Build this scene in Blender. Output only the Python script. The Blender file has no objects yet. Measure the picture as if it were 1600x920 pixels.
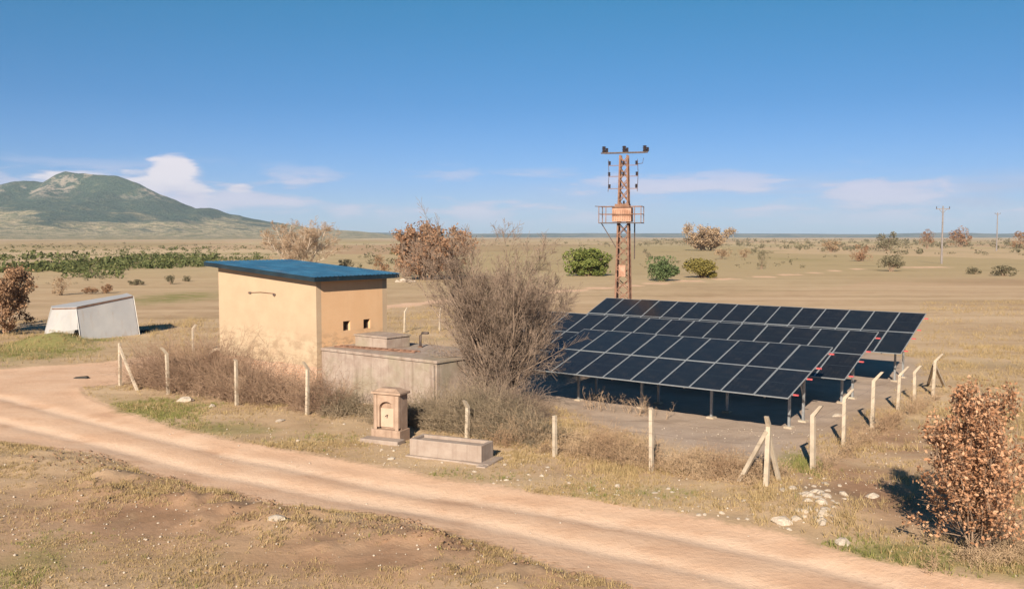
import bpy, math, random
import numpy as np
from mathutils import Vector

# ------------------------------------------------------------------ camera, world, sun, exposure
scene = bpy.context.scene
C = scene.collection
FPX, U0, V0, CAMZ, HOR = 1440.0, 800.0, 460.0, 7.5, 370.0
PITCH = math.atan((V0 - HOR) / FPX)
SUN_EL = math.radians(27.0)
SUN_H = (0.215, 0.977)                      # the way the light travels over the ground

cam_d = bpy.data.cameras.new('camera'); cam = bpy.data.objects.new('camera', cam_d); C.objects.link(cam)
cam.location = (0, 0, CAMZ); cam.rotation_euler = (math.pi/2 - PITCH, 0, 0)
cam_d.sensor_width = 36; cam_d.lens = 36*FPX/1600; cam_d.clip_start = 0.2; cam_d.clip_end = 60000
scene.camera = cam

def nodes_of(nt):
    nt.nodes.clear(); return nt
def nd(nt, typ, inp=None, **kw):
    n = nt.nodes.new(typ)
    for k, v in kw.items(): setattr(n, k, v)
    for k, v in (inp or {}).items():
        s = n.inputs[k]
        if isinstance(v, bpy.types.NodeSocket): nt.links.new(v, s)
        else: s.default_value = v
    return n
def mth(nt, op, a, b=0.0, c=0.0, clamp=False):
    n = nd(nt, 'ShaderNodeMath', {0: a, 1: b, 2: c}, operation=op); n.use_clamp = clamp; return n.outputs[0]
def mix(nt, f, a, b, blend='MIX'):
    n = nt.nodes.new('ShaderNodeMix'); n.data_type = 'RGBA'; n.blend_type = blend
    for s, v in ((n.inputs[0], f), (n.inputs[6], a), (n.inputs[7], b)):
        if isinstance(v, bpy.types.NodeSocket): nt.links.new(v, s)
        else: s.default_value = v if not isinstance(v, tuple) or len(v) == 4 else (*v, 1)
    return n.outputs[2]
def sstep(nt, x, a, b):
    n = nd(nt, 'ShaderNodeMapRange', {'Value': x, 'From Min': a, 'From Max': b}, interpolation_type='SMOOTHSTEP'); return n.outputs[0]
def noise(nt, vec, scale, detail=4.0, rough=0.55, dist=0.0):
    return nd(nt, 'ShaderNodeTexNoise', {'Vector': vec, 'Scale': scale, 'Detail': detail, 'Roughness': rough, 'Distortion': dist}).outputs[0]
def ramp(nt, f, stops):
    n = nd(nt, 'ShaderNodeValToRGB', {0: f}); e = n.color_ramp.elements
    while len(e) < len(stops): e.new(0.5)
    for el, (p, c) in zip(e, stops): el.position = p; el.color = (*c, 1)
    return n.outputs[0]
def vscale(nt, vec, s):
    return nd(nt, 'ShaderNodeMapping', {'Vector': vec, 'Scale': s}).outputs[0]

world = bpy.data.worlds.new('World'); scene.world = world; world.use_nodes = True
nt = nodes_of(world.node_tree)
sky = nd(nt, 'ShaderNodeTexSky', sky_type='NISHITA', sun_disc=False, sun_elevation=SUN_EL,
         sun_rotation=math.atan2(-SUN_H[0], -SUN_H[1]), altitude=900.0, air_density=1.0, dust_density=0.6, ozone_density=3.0)
tc = nd(nt, 'ShaderNodeTexCoord'); gen = tc.outputs['Generated']
sp = nd(nt, 'ShaderNodeSeparateXYZ', {0: gen})
az = mth(nt, 'ARCTAN2', sp.outputs[0], sp.outputs[1]); el = sp.outputs[2]
cv = nd(nt, 'ShaderNodeCombineXYZ', {0: az, 1: mth(nt, 'MULTIPLY', el, 5.0), 2: 0.37}).outputs[0]
n1 = noise(nt, cv, 9.0, 5.0, 0.56, 0.25)
band = mth(nt, 'MULTIPLY', sstep(nt, el, 0.004, 0.03), mth(nt, 'SUBTRACT', 1.0, sstep(nt, el, 0.05, 0.085)))
wisp = mth(nt, 'MULTIPLY', sstep(nt, n1, 0.46, 0.62), band)
# the cumulus behind the mountain
def blob(cx, cz, rx, rz):
    a = mth(nt, 'DIVIDE', mth(nt, 'SUBTRACT', az, cx), rx); b = mth(nt, 'DIVIDE', mth(nt, 'SUBTRACT', el, cz), rz)
    return mth(nt, 'ADD', mth(nt, 'MULTIPLY', a, a), mth(nt, 'MULTIPLY', b, b))
n2 = noise(nt, cv, 22.0, 5.0, 0.55)
cum = None
for args in ((-0.352, 0.056, 0.036, 0.030), (-0.385, 0.048, 0.045, 0.022), (-0.43, 0.052, 0.07, 0.0145), (-0.34, 0.040, 0.036, 0.024), (-0.285, 0.05, 0.018, 0.006), (-0.56, 0.048, 0.05, 0.015)):
    b = mth(nt, 'SUBTRACT', mth(nt, 'ADD', 1.0, mth(nt, 'MULTIPLY', mth(nt, 'SUBTRACT', n2, 0.5), 1.9)), blob(*args))
    cum = b if cum is None else mth(nt, 'MAXIMUM', cum, b)
cum = sstep(nt, cum, 0.0, 0.75)
cv2 = nd(nt, 'ShaderNodeCombineXYZ', {0: az, 1: mth(nt, 'MULTIPLY', el, 7.0), 2: 1.9}).outputs[0]
soft = mth(nt, 'MULTIPLY', sstep(nt, noise(nt, cv2, 5.0, 5.0, 0.55, 0.4), 0.36, 0.58), mth(nt, 'MULTIPLY', mth(nt, 'MULTIPLY', sstep(nt, el, 0.012, 0.035), mth(nt, 'SUBTRACT', 1.0, sstep(nt, el, 0.045, 0.07))), sstep(nt, az, -0.12, 0.32)))
cl = mth(nt, 'MAXIMUM', mth(nt, 'MAXIMUM', mth(nt, 'MULTIPLY', wisp, 0.8), mth(nt, 'MULTIPLY', soft, 0.6)), mth(nt, 'MULTIPLY', cum, 0.95))
ccol = mix(nt, sstep(nt, n1, 0.35, 0.7), (4.4, 4.7, 6.3), (6.6, 6.2, 7.4))
ccol = mix(nt, mth(nt, 'MULTIPLY', cum, sstep(nt, mth(nt, 'ADD', el, mth(nt, 'MULTIPLY', mth(nt, 'SUBTRACT', n2, 0.5), 0.05)), 0.030, 0.062)), ccol, (8.0, 7.4, 7.8))
tint = ramp(nt, mth(nt, 'MULTIPLY', el, 2.0), [(0.0, (0.50, 0.64, 1.0)), (0.10, (0.41, 0.56, 0.92)), (0.28, (0.245, 0.52, 0.78)), (0.52, (0.15, 0.60, 0.73)), (1.0, (0.14, 0.58, 0.72))])
skyc = mix(nt, 1.0, sky.outputs[0], tint, 'MULTIPLY')
bg = nd(nt, 'ShaderNodeBackground', {'Color': mix(nt, cl, skyc, ccol), 'Strength': 0.056})
nd(nt, 'ShaderNodeOutputWorld', {0: bg.outputs[0]})

sun_d = bpy.data.lights.new('sun', 'SUN'); sun = bpy.data.objects.new('sun', sun_d); C.objects.link(sun)
sun_d.energy = 5.0; sun_d.angle = math.radians(0.53); sun_d.color = (1.0, 0.87, 0.70)
sun.rotation_euler = Vector((SUN_H[0]*math.cos(SUN_EL), SUN_H[1]*math.cos(SUN_EL), -math.sin(SUN_EL))).to_track_quat('-Z', 'Y').to_euler()
sun.location = (-10, -40, 40)
scene.view_settings.view_transform = 'Standard'; scene.view_settings.look = 'None'
scene.view_settings.gamma = 1; scene.view_settings.use_curve_mapping = False
scene.view_settings.exposure = 1.0
scene.render.engine = 'CYCLES'

# ------------------------------------------------------------------ numeric helpers
rng = np.random.default_rng(7)
random.seed(7)
def hash2(ix, iy, seed):
    h = (ix.astype(np.int64)*374761393 + iy.astype(np.int64)*668265263 + seed*974634777) & 0xffffffff
    h = ((h ^ (h >> 13))*1274126177) & 0xffffffff
    return ((h ^ (h >> 16)) & 0xffffff)/float(0xffffff)
def vn(x, y, seed=0):
    x = np.asarray(x, float); y = np.asarray(y, float)
    ix = np.floor(x); iy = np.floor(y); fx = x-ix; fy = y-iy
    fx = fx*fx*(3-2*fx); fy = fy*fy*(3-2*fy)
    a = hash2(ix, iy, seed); b = hash2(ix+1, iy, seed); c = hash2(ix, iy+1, seed); d = hash2(ix+1, iy+1, seed)
    return (a*(1-fx)+b*fx)*(1-fy) + (c*(1-fx)+d*fx)*fy
def fbm(x, y, seed=0, oct=4, gain=0.5):
    s = 0; a = 1; t = 0
    for i in range(oct):
        s = s + a*vn(np.asarray(x)*2**i, np.asarray(y)*2**i, seed+i*17); t += a; a *= gain
    return s/t
def smooth(x, a, b):
    t = np.clip((x-a)/(b-a), 0, 1); return t*t*(3-2*t)
def P(u, v, z=0.0):
    """the place on the level z seen at photograph pixel (u, v)"""
    a = (u-U0)/FPX; b = (V0-v)/FPX
    d = np.array([a, math.cos(PITCH)+b*math.sin(PITCH), -math.sin(PITCH)+b*math.cos(PITCH)])
    t = (z-CAMZ)/d[2]
    return np.array([d[0]*t, d[1]*t, z])
def PD(u, v, dist):
    """place at ground distance dist along the view through (u, v)"""
    a = (u-U0)/FPX; b = (V0-v)/FPX
    d = np.array([a, math.cos(PITCH)+b*math.sin(PITCH), -math.sin(PITCH)+b*math.cos(PITCH)])
    t = dist/d[1]
    return np.array([d[0]*t, dist, CAMZ+d[2]*t])
def poly_sd(x, y, poly):
    """signed distance, positive inside"""
    x = np.asarray(x, float); y = np.asarray(y, float)
    d = np.full(x.shape, 1e18); ins = np.zeros(x.shape, bool); n = len(poly)
    for i in range(n):
        ax, ay = poly[i][:2]; bx, by = poly[(i+1) % n][:2]
        ex, ey = bx-ax, by-ay
        t = np.clip(((x-ax)*ex+(y-ay)*ey)/(ex*ex+ey*ey+1e-12), 0, 1)
        d = np.minimum(d, (x-ax-t*ex)**2+(y-ay-t*ey)**2)
        c = ((ay > y) != (by > y)) & (x < (bx-ax)*(y-ay)/(by-ay+1e-12)+ax)
        ins ^= c
    d = np.sqrt(d); return np.where(ins, d, -d)
def line_d(x, y, pts):
    d = np.full(np.asarray(x).shape, 1e18)
    for (ax, ay, *_), (bx, by, *_) in zip(pts[:-1], pts[1:]):
        ex, ey = bx-ax, by-ay
        t = np.clip(((x-ax)*ex+(y-ay)*ey)/(ex*ex+ey*ey), 0, 1)
        d = np.minimum(d, (x-ax-t*ex)**2+(y-ay-t*ey)**2)
    return np.sqrt(d)

# ------------------------------------------------------------------ object helpers
def np_mesh(name, V, F, mats, smooth_sh=False, midx=None):
    V = np.asarray(V, np.float32).reshape(-1, 3)
    me = bpy.data.meshes.new(name)
    if not isinstance(F, list) or (F and isinstance(F[0], np.ndarray) and F[0].ndim == 2):
        Fs = F if isinstance(F, list) else [F]
        Fs = [f for f in Fs if len(f)]
        me.vertices.add(len(V)); me.vertices.foreach_set('co', V.ravel())
        nl = sum(f.size for f in Fs); npol = sum(len(f) for f in Fs)
        me.loops.add(nl); me.loops.foreach_set('vertex_index', np.concatenate([f.ravel() for f in Fs]).astype(np.int32))
        me.polygons.add(npol)
        tot = np.concatenate([np.full(len(f), f.shape[1], np.int32) for f in Fs])
        me.polygons.foreach_set('loop_start', np.concatenate([[0], np.cumsum(tot)[:-1]]).astype(np.int32))
        me.update(calc_edges=True); me.validate()
    else:
        me.from_pydata([tuple(v) for v in V.tolist()], [], [tuple(f) for f in F]); me.update()
    for m in (mats if isinstance(mats, (list, tuple)) else [mats]): me.materials.append(m)
    if midx is not None: me.polygons.foreach_set('material_index', np.asarray(midx, np.int32))
    if smooth_sh: me.polygons.foreach_set('use_smooth', np.ones(len(me.polygons), bool))
    return me
def ob(name, me, parent=None, loc=(0, 0, 0), rot=(0, 0, 0)):
    o = bpy.data.objects.new(name, me); C.objects.link(o)
    o.location = tuple(float(c) for c in loc); o.rotation_euler = rot
    if parent is not None: o.parent = parent
    return o
def tag(o, label=None, cat=None, group=None, kind=None):
    if label: o['label'] = label
    if cat: o['category'] = cat
    if group: o['group'] = group
    if kind: o['kind'] = kind
    return o
def thing(name, label, cat, loc=(0, 0, 0), rz=0.0, group=None):
    o = ob(name, None, None, loc, (0, 0, rz)); o.empty_display_size = 0.3
    return tag(o, label, cat, group)

class MB:
    """collects boxes, bars and tubes for one mesh"""
    def __init__(s): s.v = []; s.f = []
    def quadbox(s, P8):
        n = len(s.v); s.v += [tuple(map(float, p)) for p in P8]
        s.f += [tuple(n+i for i in q) for q in ((0, 3, 2, 1), (4, 5, 6, 7), (0, 1, 5, 4), (1, 2, 6, 5), (2, 3, 7, 6), (3, 0, 4, 7))]
        return s
    def box(s, x0, x1, y0, y1, z0, z1):
        return s.quadbox([(x0, y0, z0), (x1, y0, z0), (x1, y1, z0), (x0, y1, z0), (x0, y0, z1), (x1, y0, z1), (x1, y1, z1), (x0, y1, z1)])
    def bar(s, a, b, w, h=None):
        h = h or w; a = np.array(a, float); b = np.array(b, float); d = (b-a)/np.linalg.norm(b-a)
        up = np.array([0, 0, 1.0]) if abs(d[2]) < 0.95 else np.array([1.0, 0, 0])
        sx = np.cross(d, up); sx /= np.linalg.norm(sx); sy = np.cross(sx, d)
        sx *= w/2; sy *= h/2
        return s.quadbox([a-sx-sy, a+sx-sy, b+sx-sy, b-sx-sy, a-sx+sy, a+sx+sy, b+sx+sy, b-sx+sy])
    def tube(s, pts, rads, n=8):
        pts = [np.array(p, float) for p in pts]; base = len(s.v)
        for i, (p, r) in enumerate(zip(pts, rads)):
            d = pts[min(i+1, len(pts)-1)]-pts[max(i-1, 0)]; d /= np.linalg.norm(d)
            up = np.array([0, 0, 1.0]) if abs(d[2]) < 0.9 else np.array([1.0, 0, 0])
            sx = np.cross(d, up); sx /= np.linalg.norm(sx); sy = np.cross(sx, d)
            for k in range(n):
                a = 2*math.pi*k/n; s.v.append(tuple(p+r*(math.cos(a)*sx+math.sin(a)*sy)))
        for i in range(len(pts)-1):
            for k in range(n):
                a = base+i*n+k; b = base+i*n+(k+1) % n; s.f.append((a, b, b+n, a+n))
        s.f.append(tuple(base+k for k in range(n))[::-1]); s.f.append(tuple(base+(len(pts)-1)*n+k for k in range(n)))
        return s
    def mesh(s, name, mat, sm=False): return np_mesh(name, s.v, s.f, mat, sm)
    def build(s, name, mat, parent=None, loc=(0, 0, 0), rot=(0, 0, 0), sm=False, bevel=0):
        o = ob(name, s.mesh(name, mat, sm), parent, loc, rot)
        if bevel:
            b = o.modifiers.new('bevel', 'BEVEL'); b.width = bevel; b.segments = 2; b.limit_method = 'ANGLE'
        return o

# ------------------------------------------------------------------ materials
def material(name):
    m = bpy.data.materials.new(name); m.use_nodes = True; nt = nodes_of(m.node_tree)
    return m, nt
def finish(nt, col, rough=0.9, metal=0.0, bump=None, bdist=0.02, bstr=0.6, spec=0.3, **extra):
    b = nd(nt, 'ShaderNodeBsdfPrincipled', {'Base Color': col if isinstance(col, bpy.types.NodeSocket) else (*col, 1), 'Roughness': rough, 'Metallic': metal, 'Specular IOR Level': spec, **extra})
    if bump is not None:
        nt.links.new(nd(nt, 'ShaderNodeBump', {'Height': bump, 'Distance': bdist, 'Strength': bstr}).outputs[0], b.inputs['Normal'])
    nd(nt, 'ShaderNodeOutputMaterial', {0: b.outputs[0]})
    return b
def objco(nt): return nd(nt, 'ShaderNodeTexCoord').outputs['Object']
def simple(name, c1, c2, scale=4.0, rough=0.85, metal=0.0, bd=0.01, detail=5.0, spec=0.3):
    m, nt = material(name); v = objco(nt)
    n = noise(nt, v, scale, detail, 0.6)
    finish(nt, mix(nt, sstep(nt, n, 0.3, 0.7), c1, c2), rough, metal, noise(nt, v, scale*4, 4.0), bd, 0.5, spec)
    return m
def leafmat(name, stops, trans=0.25, scale=1.3):
    """leaf colour varies leaf by leaf (face attribute) and clump by clump"""
    m, nt = material(name)
    at = nd(nt, 'ShaderNodeAttribute', attribute_name='tone').outputs['Fac']
    n = noise(nt, objco(nt), scale, 3.0)
    f = mth(nt, 'ADD', mth(nt, 'MULTIPLY', at, 0.65), mth(nt, 'MULTIPLY', mth(nt, 'SUBTRACT', n, 0.25), 0.7), clamp=True)
    col = ramp(nt, f, stops)
    d = nd(nt, 'ShaderNodeBsdfPrincipled', {'Base Color': col, 'Roughness': 0.75, 'Specular IOR Level': 0.2})
    t = nd(nt, 'ShaderNodeBsdfTranslucent', {'Color': col})
    ms = nd(nt, 'ShaderNodeMixShader', {0: trans, 1: d.outputs[0], 2: t.outputs[0]})
    nd(nt, 'ShaderNodeOutputMaterial', {0: ms.outputs[0]})
    return m

M = {}
M['bark_grey'] = simple('bark_grey', (0.15, 0.105, 0.08), (0.27, 0.20, 0.15), 6)
M['bark_brown'] = simple('bark_brown', (0.17, 0.11, 0.075), (0.30, 0.21, 0.15), 6)
M['bark_pale'] = simple('bark_pale', (0.42, 0.34, 0.27), (0.55, 0.46, 0.37), 5)
M['twig_tan'] = simple('twig_tan', (0.30, 0.205, 0.135), (0.40, 0.29, 0.20), 1.2)
M['twig_grey'] = simple('twig_grey', (0.18, 0.128, 0.096), (0.29, 0.215, 0.165), 0.8)
M['bramble'] = simple('bramble', (0.20, 0.125, 0.085), (0.36, 0.245, 0.165), 0.7)
M['bramble_green'] = simple('bramble_green', (0.16, 0.13, 0.085), (0.31, 0.235, 0.16), 0.6)
M['weed'] = simple('weed', (0.30, 0.19, 0.115), (0.46, 0.33, 0.21), 0.6)
M['leaf_oak'] = leafmat('leaf_oak', [(0.0, (0.11, 0.055, 0.03)), (0.45, (0.40, 0.205, 0.11)), (1.0, (0.64, 0.42, 0.27))])
M['leaf_dry'] = leafmat('leaf_dry', [(0.0, (0.15, 0.085, 0.05)), (0.5, (0.30, 0.175, 0.10)), (1.0, (0.42, 0.27, 0.17))])
M['leaf_tan'] = leafmat('leaf_tan', [(0.0, (0.22, 0.14, 0.09)), (0.5, (0.36, 0.25, 0.155)), (1.0, (0.46, 0.36, 0.24))])
M['leaf_green'] = leafmat('leaf_green', [(0.0, (0.06, 0.085, 0.022)), (0.5, (0.14, 0.165, 0.042)), (1.0, (0.25, 0.25, 0.075))])
M['leaf_dark'] = leafmat('leaf_dark', [(0.0, (0.05, 0.08, 0.035)), (0.5, (0.10, 0.14, 0.055)), (1.0, (0.17, 0.20, 0.09))])
M['leaf_scrub'] = leafmat('leaf_scrub', [(0.0, (0.045, 0.06, 0.022)), (0.5, (0.095, 0.11, 0.04)), (1.0, (0.17, 0.165, 0.065))])
M['leaf_olive'] = leafmat('leaf_olive', [(0.0, (0.09, 0.075, 0.02)), (0.5, (0.20, 0.165, 0.045)), (1.0, (0.30, 0.25, 0.085))])
M['leaf_greyish'] = leafmat('leaf_greyish', [(0.0, (0.09, 0.08, 0.05)), (0.5, (0.17, 0.15, 0.09)), (1.0, (0.27, 0.22, 0.15))])
M['leaf_red'] = leafmat('leaf_red', [(0.0, (0.15, 0.08, 0.048)), (0.5, (0.28, 0.155, 0.092)), (1.0, (0.38, 0.245, 0.155))])
M['grass_dry'] = leafmat('grass_dry', [(0.0, (0.23, 0.16, 0.075)), (0.5, (0.36, 0.26, 0.13)), (1.0, (0.46, 0.35, 0.19))], 0.2, 0.4)
M['grass_green'] = leafmat('grass_green', [(0.0, (0.10, 0.115, 0.03)), (0.5, (0.20, 0.20, 0.06)), (1.0, (0.32, 0.28, 0.11))], 0.2, 0.4)
M['stone'] = simple('stone', (0.32, 0.26, 0.205), (0.47, 0.40, 0.325), 5, bd=0.02)
M['galv'] = simple('galvanised', (0.30, 0.31, 0.32), (0.40, 0.41, 0.42), 9, 0.45, 0.6, 0.001)
M['alu'] = simple('aluminium_frame', (0.27, 0.29, 0.31), (0.33, 0.35, 0.37), 9, 0.4, 0.35, 0.001)
M['redsteel'] = simple('red_oxide_steel', (0.35, 0.05, 0.06), (0.45, 0.09, 0.09), 9, 0.6, 0, 0.001)
M['rust'] = simple('rusty_steel', (0.13, 0.068, 0.045), (0.24, 0.135, 0.092), 3, 0.8, 0.1, 0.002)
M['steel_dark'] = simple('dark_steel', (0.06, 0.05, 0.05), (0.13, 0.09, 0.075), 6, 0.7, 0.2, 0.002)
M['insulator'] = simple('glazed_insulator', (0.03, 0.025, 0.03), (0.06, 0.045, 0.045), 8, 0.25, 0, 0.001, spec=0.5)
M['box_paint'] = simple('weathered_box_paint', (0.27, 0.135, 0.085), (0.40, 0.245, 0.175), 2.5, 0.7, 0, 0.003)
M['dark_hole'] = simple('dark_interior', (0.02, 0.015, 0.012), (0.035, 0.026, 0.02), 3)
M['pole_dark'] = simple('weathered_pole', (0.16, 0.14, 0.14), (0.24, 0.21, 0.20), 3)
M['cloth'] = simple('black_rubber', (0.02, 0.02, 0.02), (0.04, 0.035, 0.03), 6)

def m_concrete(name, base, dark, stainy=1.0, moss=None):
    m, nt = material(name); v = objco(nt)
    n = noise(nt, v, 2.2, 6.0, 0.62); n2 = noise(nt, v, 22.0, 3.0)
    col = mix(nt, sstep(nt, n, 0.32, 0.7), dark, base)
    st = noise(nt, vscale(nt, v, (3.2, 3.2, 0.22)), 1.6, 4.0, 0.6)
    col = mix(nt, mth(nt, 'MULTIPLY', sstep(nt, st, 0.5, 0.72), 0.55*stainy), col, (dark[0]*0.55, dark[1]*0.5, dark[2]*0.48))
    if moss:
        mn = noise(nt, v, 0.7, 4.0); col = mix(nt, mth(nt, 'MULTIPLY', sstep(nt, mn, 0.45, 0.68), 0.45), col, moss)
    col = mix(nt, mth(nt, 'MULTIPLY', sstep(nt, n2, 0.4, 0.8), 0.25), col, dark)
    finish(nt, col, 0.9, 0, mth(nt, 'ADD', n, mth(nt, 'MULTIPLY', n2, 0.4)), 0.015, 0.6, 0.2); return m
M['post'] = m_concrete('post_concrete', (0.47, 0.395, 0.31), (0.33, 0.27, 0.205), 0.5)
M['reservoir'] = m_concrete('reservoir_concrete', (0.345, 0.28, 0.235), (0.265, 0.20, 0.165), 1.0, (0.21, 0.19, 0.12))
M['trough'] = m_concrete('trough_concrete', (0.32, 0.26, 0.22), (0.26, 0.20, 0.165), 0.6)
M['fountain'] = m_concrete('fountain_stone', (0.37, 0.265, 0.20), (0.27, 0.185, 0.135), 0.8)
M['niche'] = m_concrete('niche_plaster', (0.47, 0.345, 0.26), (0.40, 0.29, 0.215), 0.3)

def m_plaster(name, ca, cb):
    m, nt = material(name); v = objco(nt)
    sp = nd(nt, 'ShaderNodeSeparateXYZ', {0: v}); z = sp.outputs[2]
    n = noise(nt, v, 0.9, 5.0, 0.6); nf = noise(nt, v, 14.0, 4.0)
    col = mix(nt, sstep(nt, n, 0.3, 0.75), ca, cb)
    col = mix(nt, mth(nt, 'MULTIPLY', sstep(nt, nf, 0.45, 0.8), 0.12), col, (0.36, 0.24, 0.14))
    # scuffed, damp-stained band near the bottom of the paint
    st = noise(nt, vscale(nt, v, (0.7, 0.7, 1.6)), 1.7, 6.0, 0.65)
    lowz = mth(nt, 'SUBTRACT', 1.0, sstep(nt, z, 2.2, 3.4))
    col = mix(nt, mth(nt, 'MULTIPLY', mth(nt, 'MULTIPLY', sstep(nt, st, 0.45, 0.58), lowz), 0.7), col, (0.26, 0.185, 0.12))
    col = mix(nt, mth(nt, 'MULTIPLY', mth(nt, 'MULTIPLY', sstep(nt, n, 0.42, 0.6), lowz), 0.4), col, (0.46, 0.36, 0.25))
    drip = noise(nt, vscale(nt, v, (5.0, 5.0, 0.15)), 1.2, 4.0)
    topz = sstep(nt, z, 3.2, 5.6)
    col = mix(nt, mth(nt, 'MULTIPLY', mth(nt, 'MULTIPLY', sstep(nt, drip, 0.56, 0.75), topz), 0.22), col, (0.30, 0.2, 0.12))
    finish(nt, col, 0.88, 0, mth(nt, 'ADD', nf, n), 0.012, 0.4, 0.2); return m
M['plaster'] = m_plaster('cream_plaster', (0.385, 0.28, 0.19), (0.42, 0.315, 0.215))
M['plaster_orange'] = m_plaster('apricot_plaster', (0.56, 0.35, 0.20), (0.59, 0.38, 0.225))
def m_brick():
    m, nt = material('rough_brick'); v = objco(nt)
    br = nd(nt, 'ShaderNodeTexBrick', {'Vector': nd(nt, 'ShaderNodeMapping', {'Vector': v, 'Rotation': (math.pi/2, 0, 0)}).outputs[0], 'Color1': (0.40, 0.21, 0.13, 1), 'Color2': (0.48, 0.30, 0.20, 1), 'Mortar': (0.46, 0.37, 0.29, 1), 'Scale': 2.2, 'Mortar Size': 0.03})
    n = noise(nt, v, 1.6, 6.0, 0.65)
    col = mix(nt, sstep(nt, n, 0.4, 0.65), br.outputs[0], (0.43, 0.29, 0.21))
    finish(nt, col, 0.95, 0, mth(nt, 'ADD', n, mth(nt, 'MULTIPLY', br.outputs[1], -0.4)), 0.06, 0.8, 0.1); return m
M['brick'] = m_brick()
def m_roof(name, c1, c2):
    m, nt = material(name); v = objco(nt)
    n = noise(nt, v, 1.1, 5.0, 0.6); n2 = noise(nt, vscale(nt, v, (0.25, 4.0, 1.0)), 2.0, 4.0)
    col = mix(nt, sstep(nt, n, 0.35, 0.7), c1, c2)
    col = mix(nt, mth(nt, 'MULTIPLY', sstep(nt, n2, 0.55, 0.75), 0.35), col, (0.11, 0.105, 0.10))
    finish(nt, col, 0.42, 0.0, n, 0.004, 0.4, 0.5); return m
M['roof_blue'] = m_roof('roof_blue', (0.016, 0.062, 0.12), (0.027, 0.10, 0.18))
M['roof_edge'] = m_roof('roof_edge', (0.006, 0.015, 0.022), (0.010, 0.026, 0.038))
def m_glass_panel():
    m, nt = material('solar_cells'); v = objco(nt)
    br = nd(nt, 'ShaderNodeTexBrick', {'Vector': v, 'Color1': (0.0085, 0.0095, 0.0125, 1), 'Color2': (0.011, 0.012, 0.015, 1), 'Mortar': (0.03, 0.034, 0.04, 1), 'Scale': 1.0, 'Mortar Size': 0.0035, 'Brick Width': 0.21, 'Row Height': 0.105}, offset=0.0)
    sp = nd(nt, 'ShaderNodeSeparateXYZ', {0: v})
    mid = mth(nt, 'SUBTRACT', 1.0, sstep(nt, mth(nt, 'ABSOLUTE', mth(nt, 'SUBTRACT', sp.outputs[1], 1.19)), 0.006, 0.014))
    col = mix(nt, mth(nt, 'MULTIPLY', mid, 0.5), br.outputs[0], (0.06, 0.075, 0.09))
    oi = nd(nt, 'ShaderNodeObjectInfo').outputs['Random']
    col = mix(nt, mth(nt, 'MULTIPLY', oi, 0.35), col, (0.012, 0.018, 0.024))
    dust = noise(nt, v, 1.4, 4.0)
    col = mix(nt, mth(nt, 'MULTIPLY', sstep(nt, dust, 0.45, 0.8), 0.05), col, (0.30, 0.25, 0.20))
    finish(nt, col, mth(nt, 'ADD', 0.10, mth(nt, 'MULTIPLY', dust, 0.14)), 0, None, spec=0.38); return m
M['cells'] = m_glass_panel()
def m_sheet():
    m, nt = material('pale_sheet_metal'); v = objco(nt)
    n = noise(nt, v, 0.7, 5.0, 0.6); st = noise(nt, vscale(nt, v, (2.2, 2.2, 0.25)), 1.6, 4.0)
    col = mix(nt, sstep(nt, n, 0.3, 0.7), (0.37, 0.36, 0.36), (0.43, 0.415, 0.405))
    col = mix(nt, mth(nt, 'MULTIPLY', sstep(nt, st, 0.56, 0.75), 0.35), col, (0.34, 0.25, 0.18))
    finish(nt, col, 0.5, 0.15, n, 0.03, 0.4, 0.4); return m
M['sheet'] = m_sheet()

# ------------------------------------------------------------------ the lie of the land
RE = np.array([math.cos(0.673), -math.sin(0.673)]); RE /= np.linalg.norm(RE)      # along the panel rows, left to right
RF = np.array([-RE[1], RE[0]])                               # away from the camera, across the rows
ROT = math.atan2(RE[1], RE[0])
road_px = [(-420, 545), (-200, 560), (0, 577), (110, 569), (185, 563), (240, 556), (270, 562), (222, 588), (180, 602), (128, 606), (140, 622), (205, 648), (330, 682), (480, 707), (640, 737), (800, 764), (1000, 792),
           (1180, 822), (1330, 866), (1500, 902), (1750, 945), (1900, 985), (1500, 1010), (1150, 960), (1010, 925), (950, 905), (870, 882), (760, 851), (650, 816), (560, 801), (450, 790), (330, 765), (230, 737), (150, 706), (0, 690), (-260, 655), (-420, 640)]
ROAD = [P(u, v) for u, v in road_px]
yard_px = [(640, 560), (840, 622), (930, 665), (1080, 702), (1205, 722), (1250, 700), (1300, 670), (1350, 640), (1400, 612), (1440, 590), (1420, 560), (1300, 540), (900, 500)]
YARD = [P(u, v) for u, v in yard_px]
PATH = [P(u, v) for u, v in ((560, 484), (700, 470), (880, 455), (1050, 441), (1200, 432), (1330, 421), (1420, 417), (1700, 420), (2200, 424))]
wheel_a = [P(u, v) for u, v in ((-300, 592), (0, 618), (180, 665), (380, 715), (600, 757), (820, 792), (1050, 830), (1280, 880), (1480, 935))]
wheel_b = [P(u, v) for u, v in ((-300, 622), (0, 655), (180, 697), (330, 738), (520, 772), (720, 807), (900, 846), (1120, 895), (1300, 945))]
def ell(x, y, u, v, ru, rv):
    """soft patch of ground round the place seen at (u, v)"""
    c = P(u, v); sx = ru/FPX*c[1]; sy = (P(u, v-rv)[1]-P(u, v+rv)[1])/2
    return np.exp(-(((x-c[0])/sx)**2+((y-c[1])/sy)**2))
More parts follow.
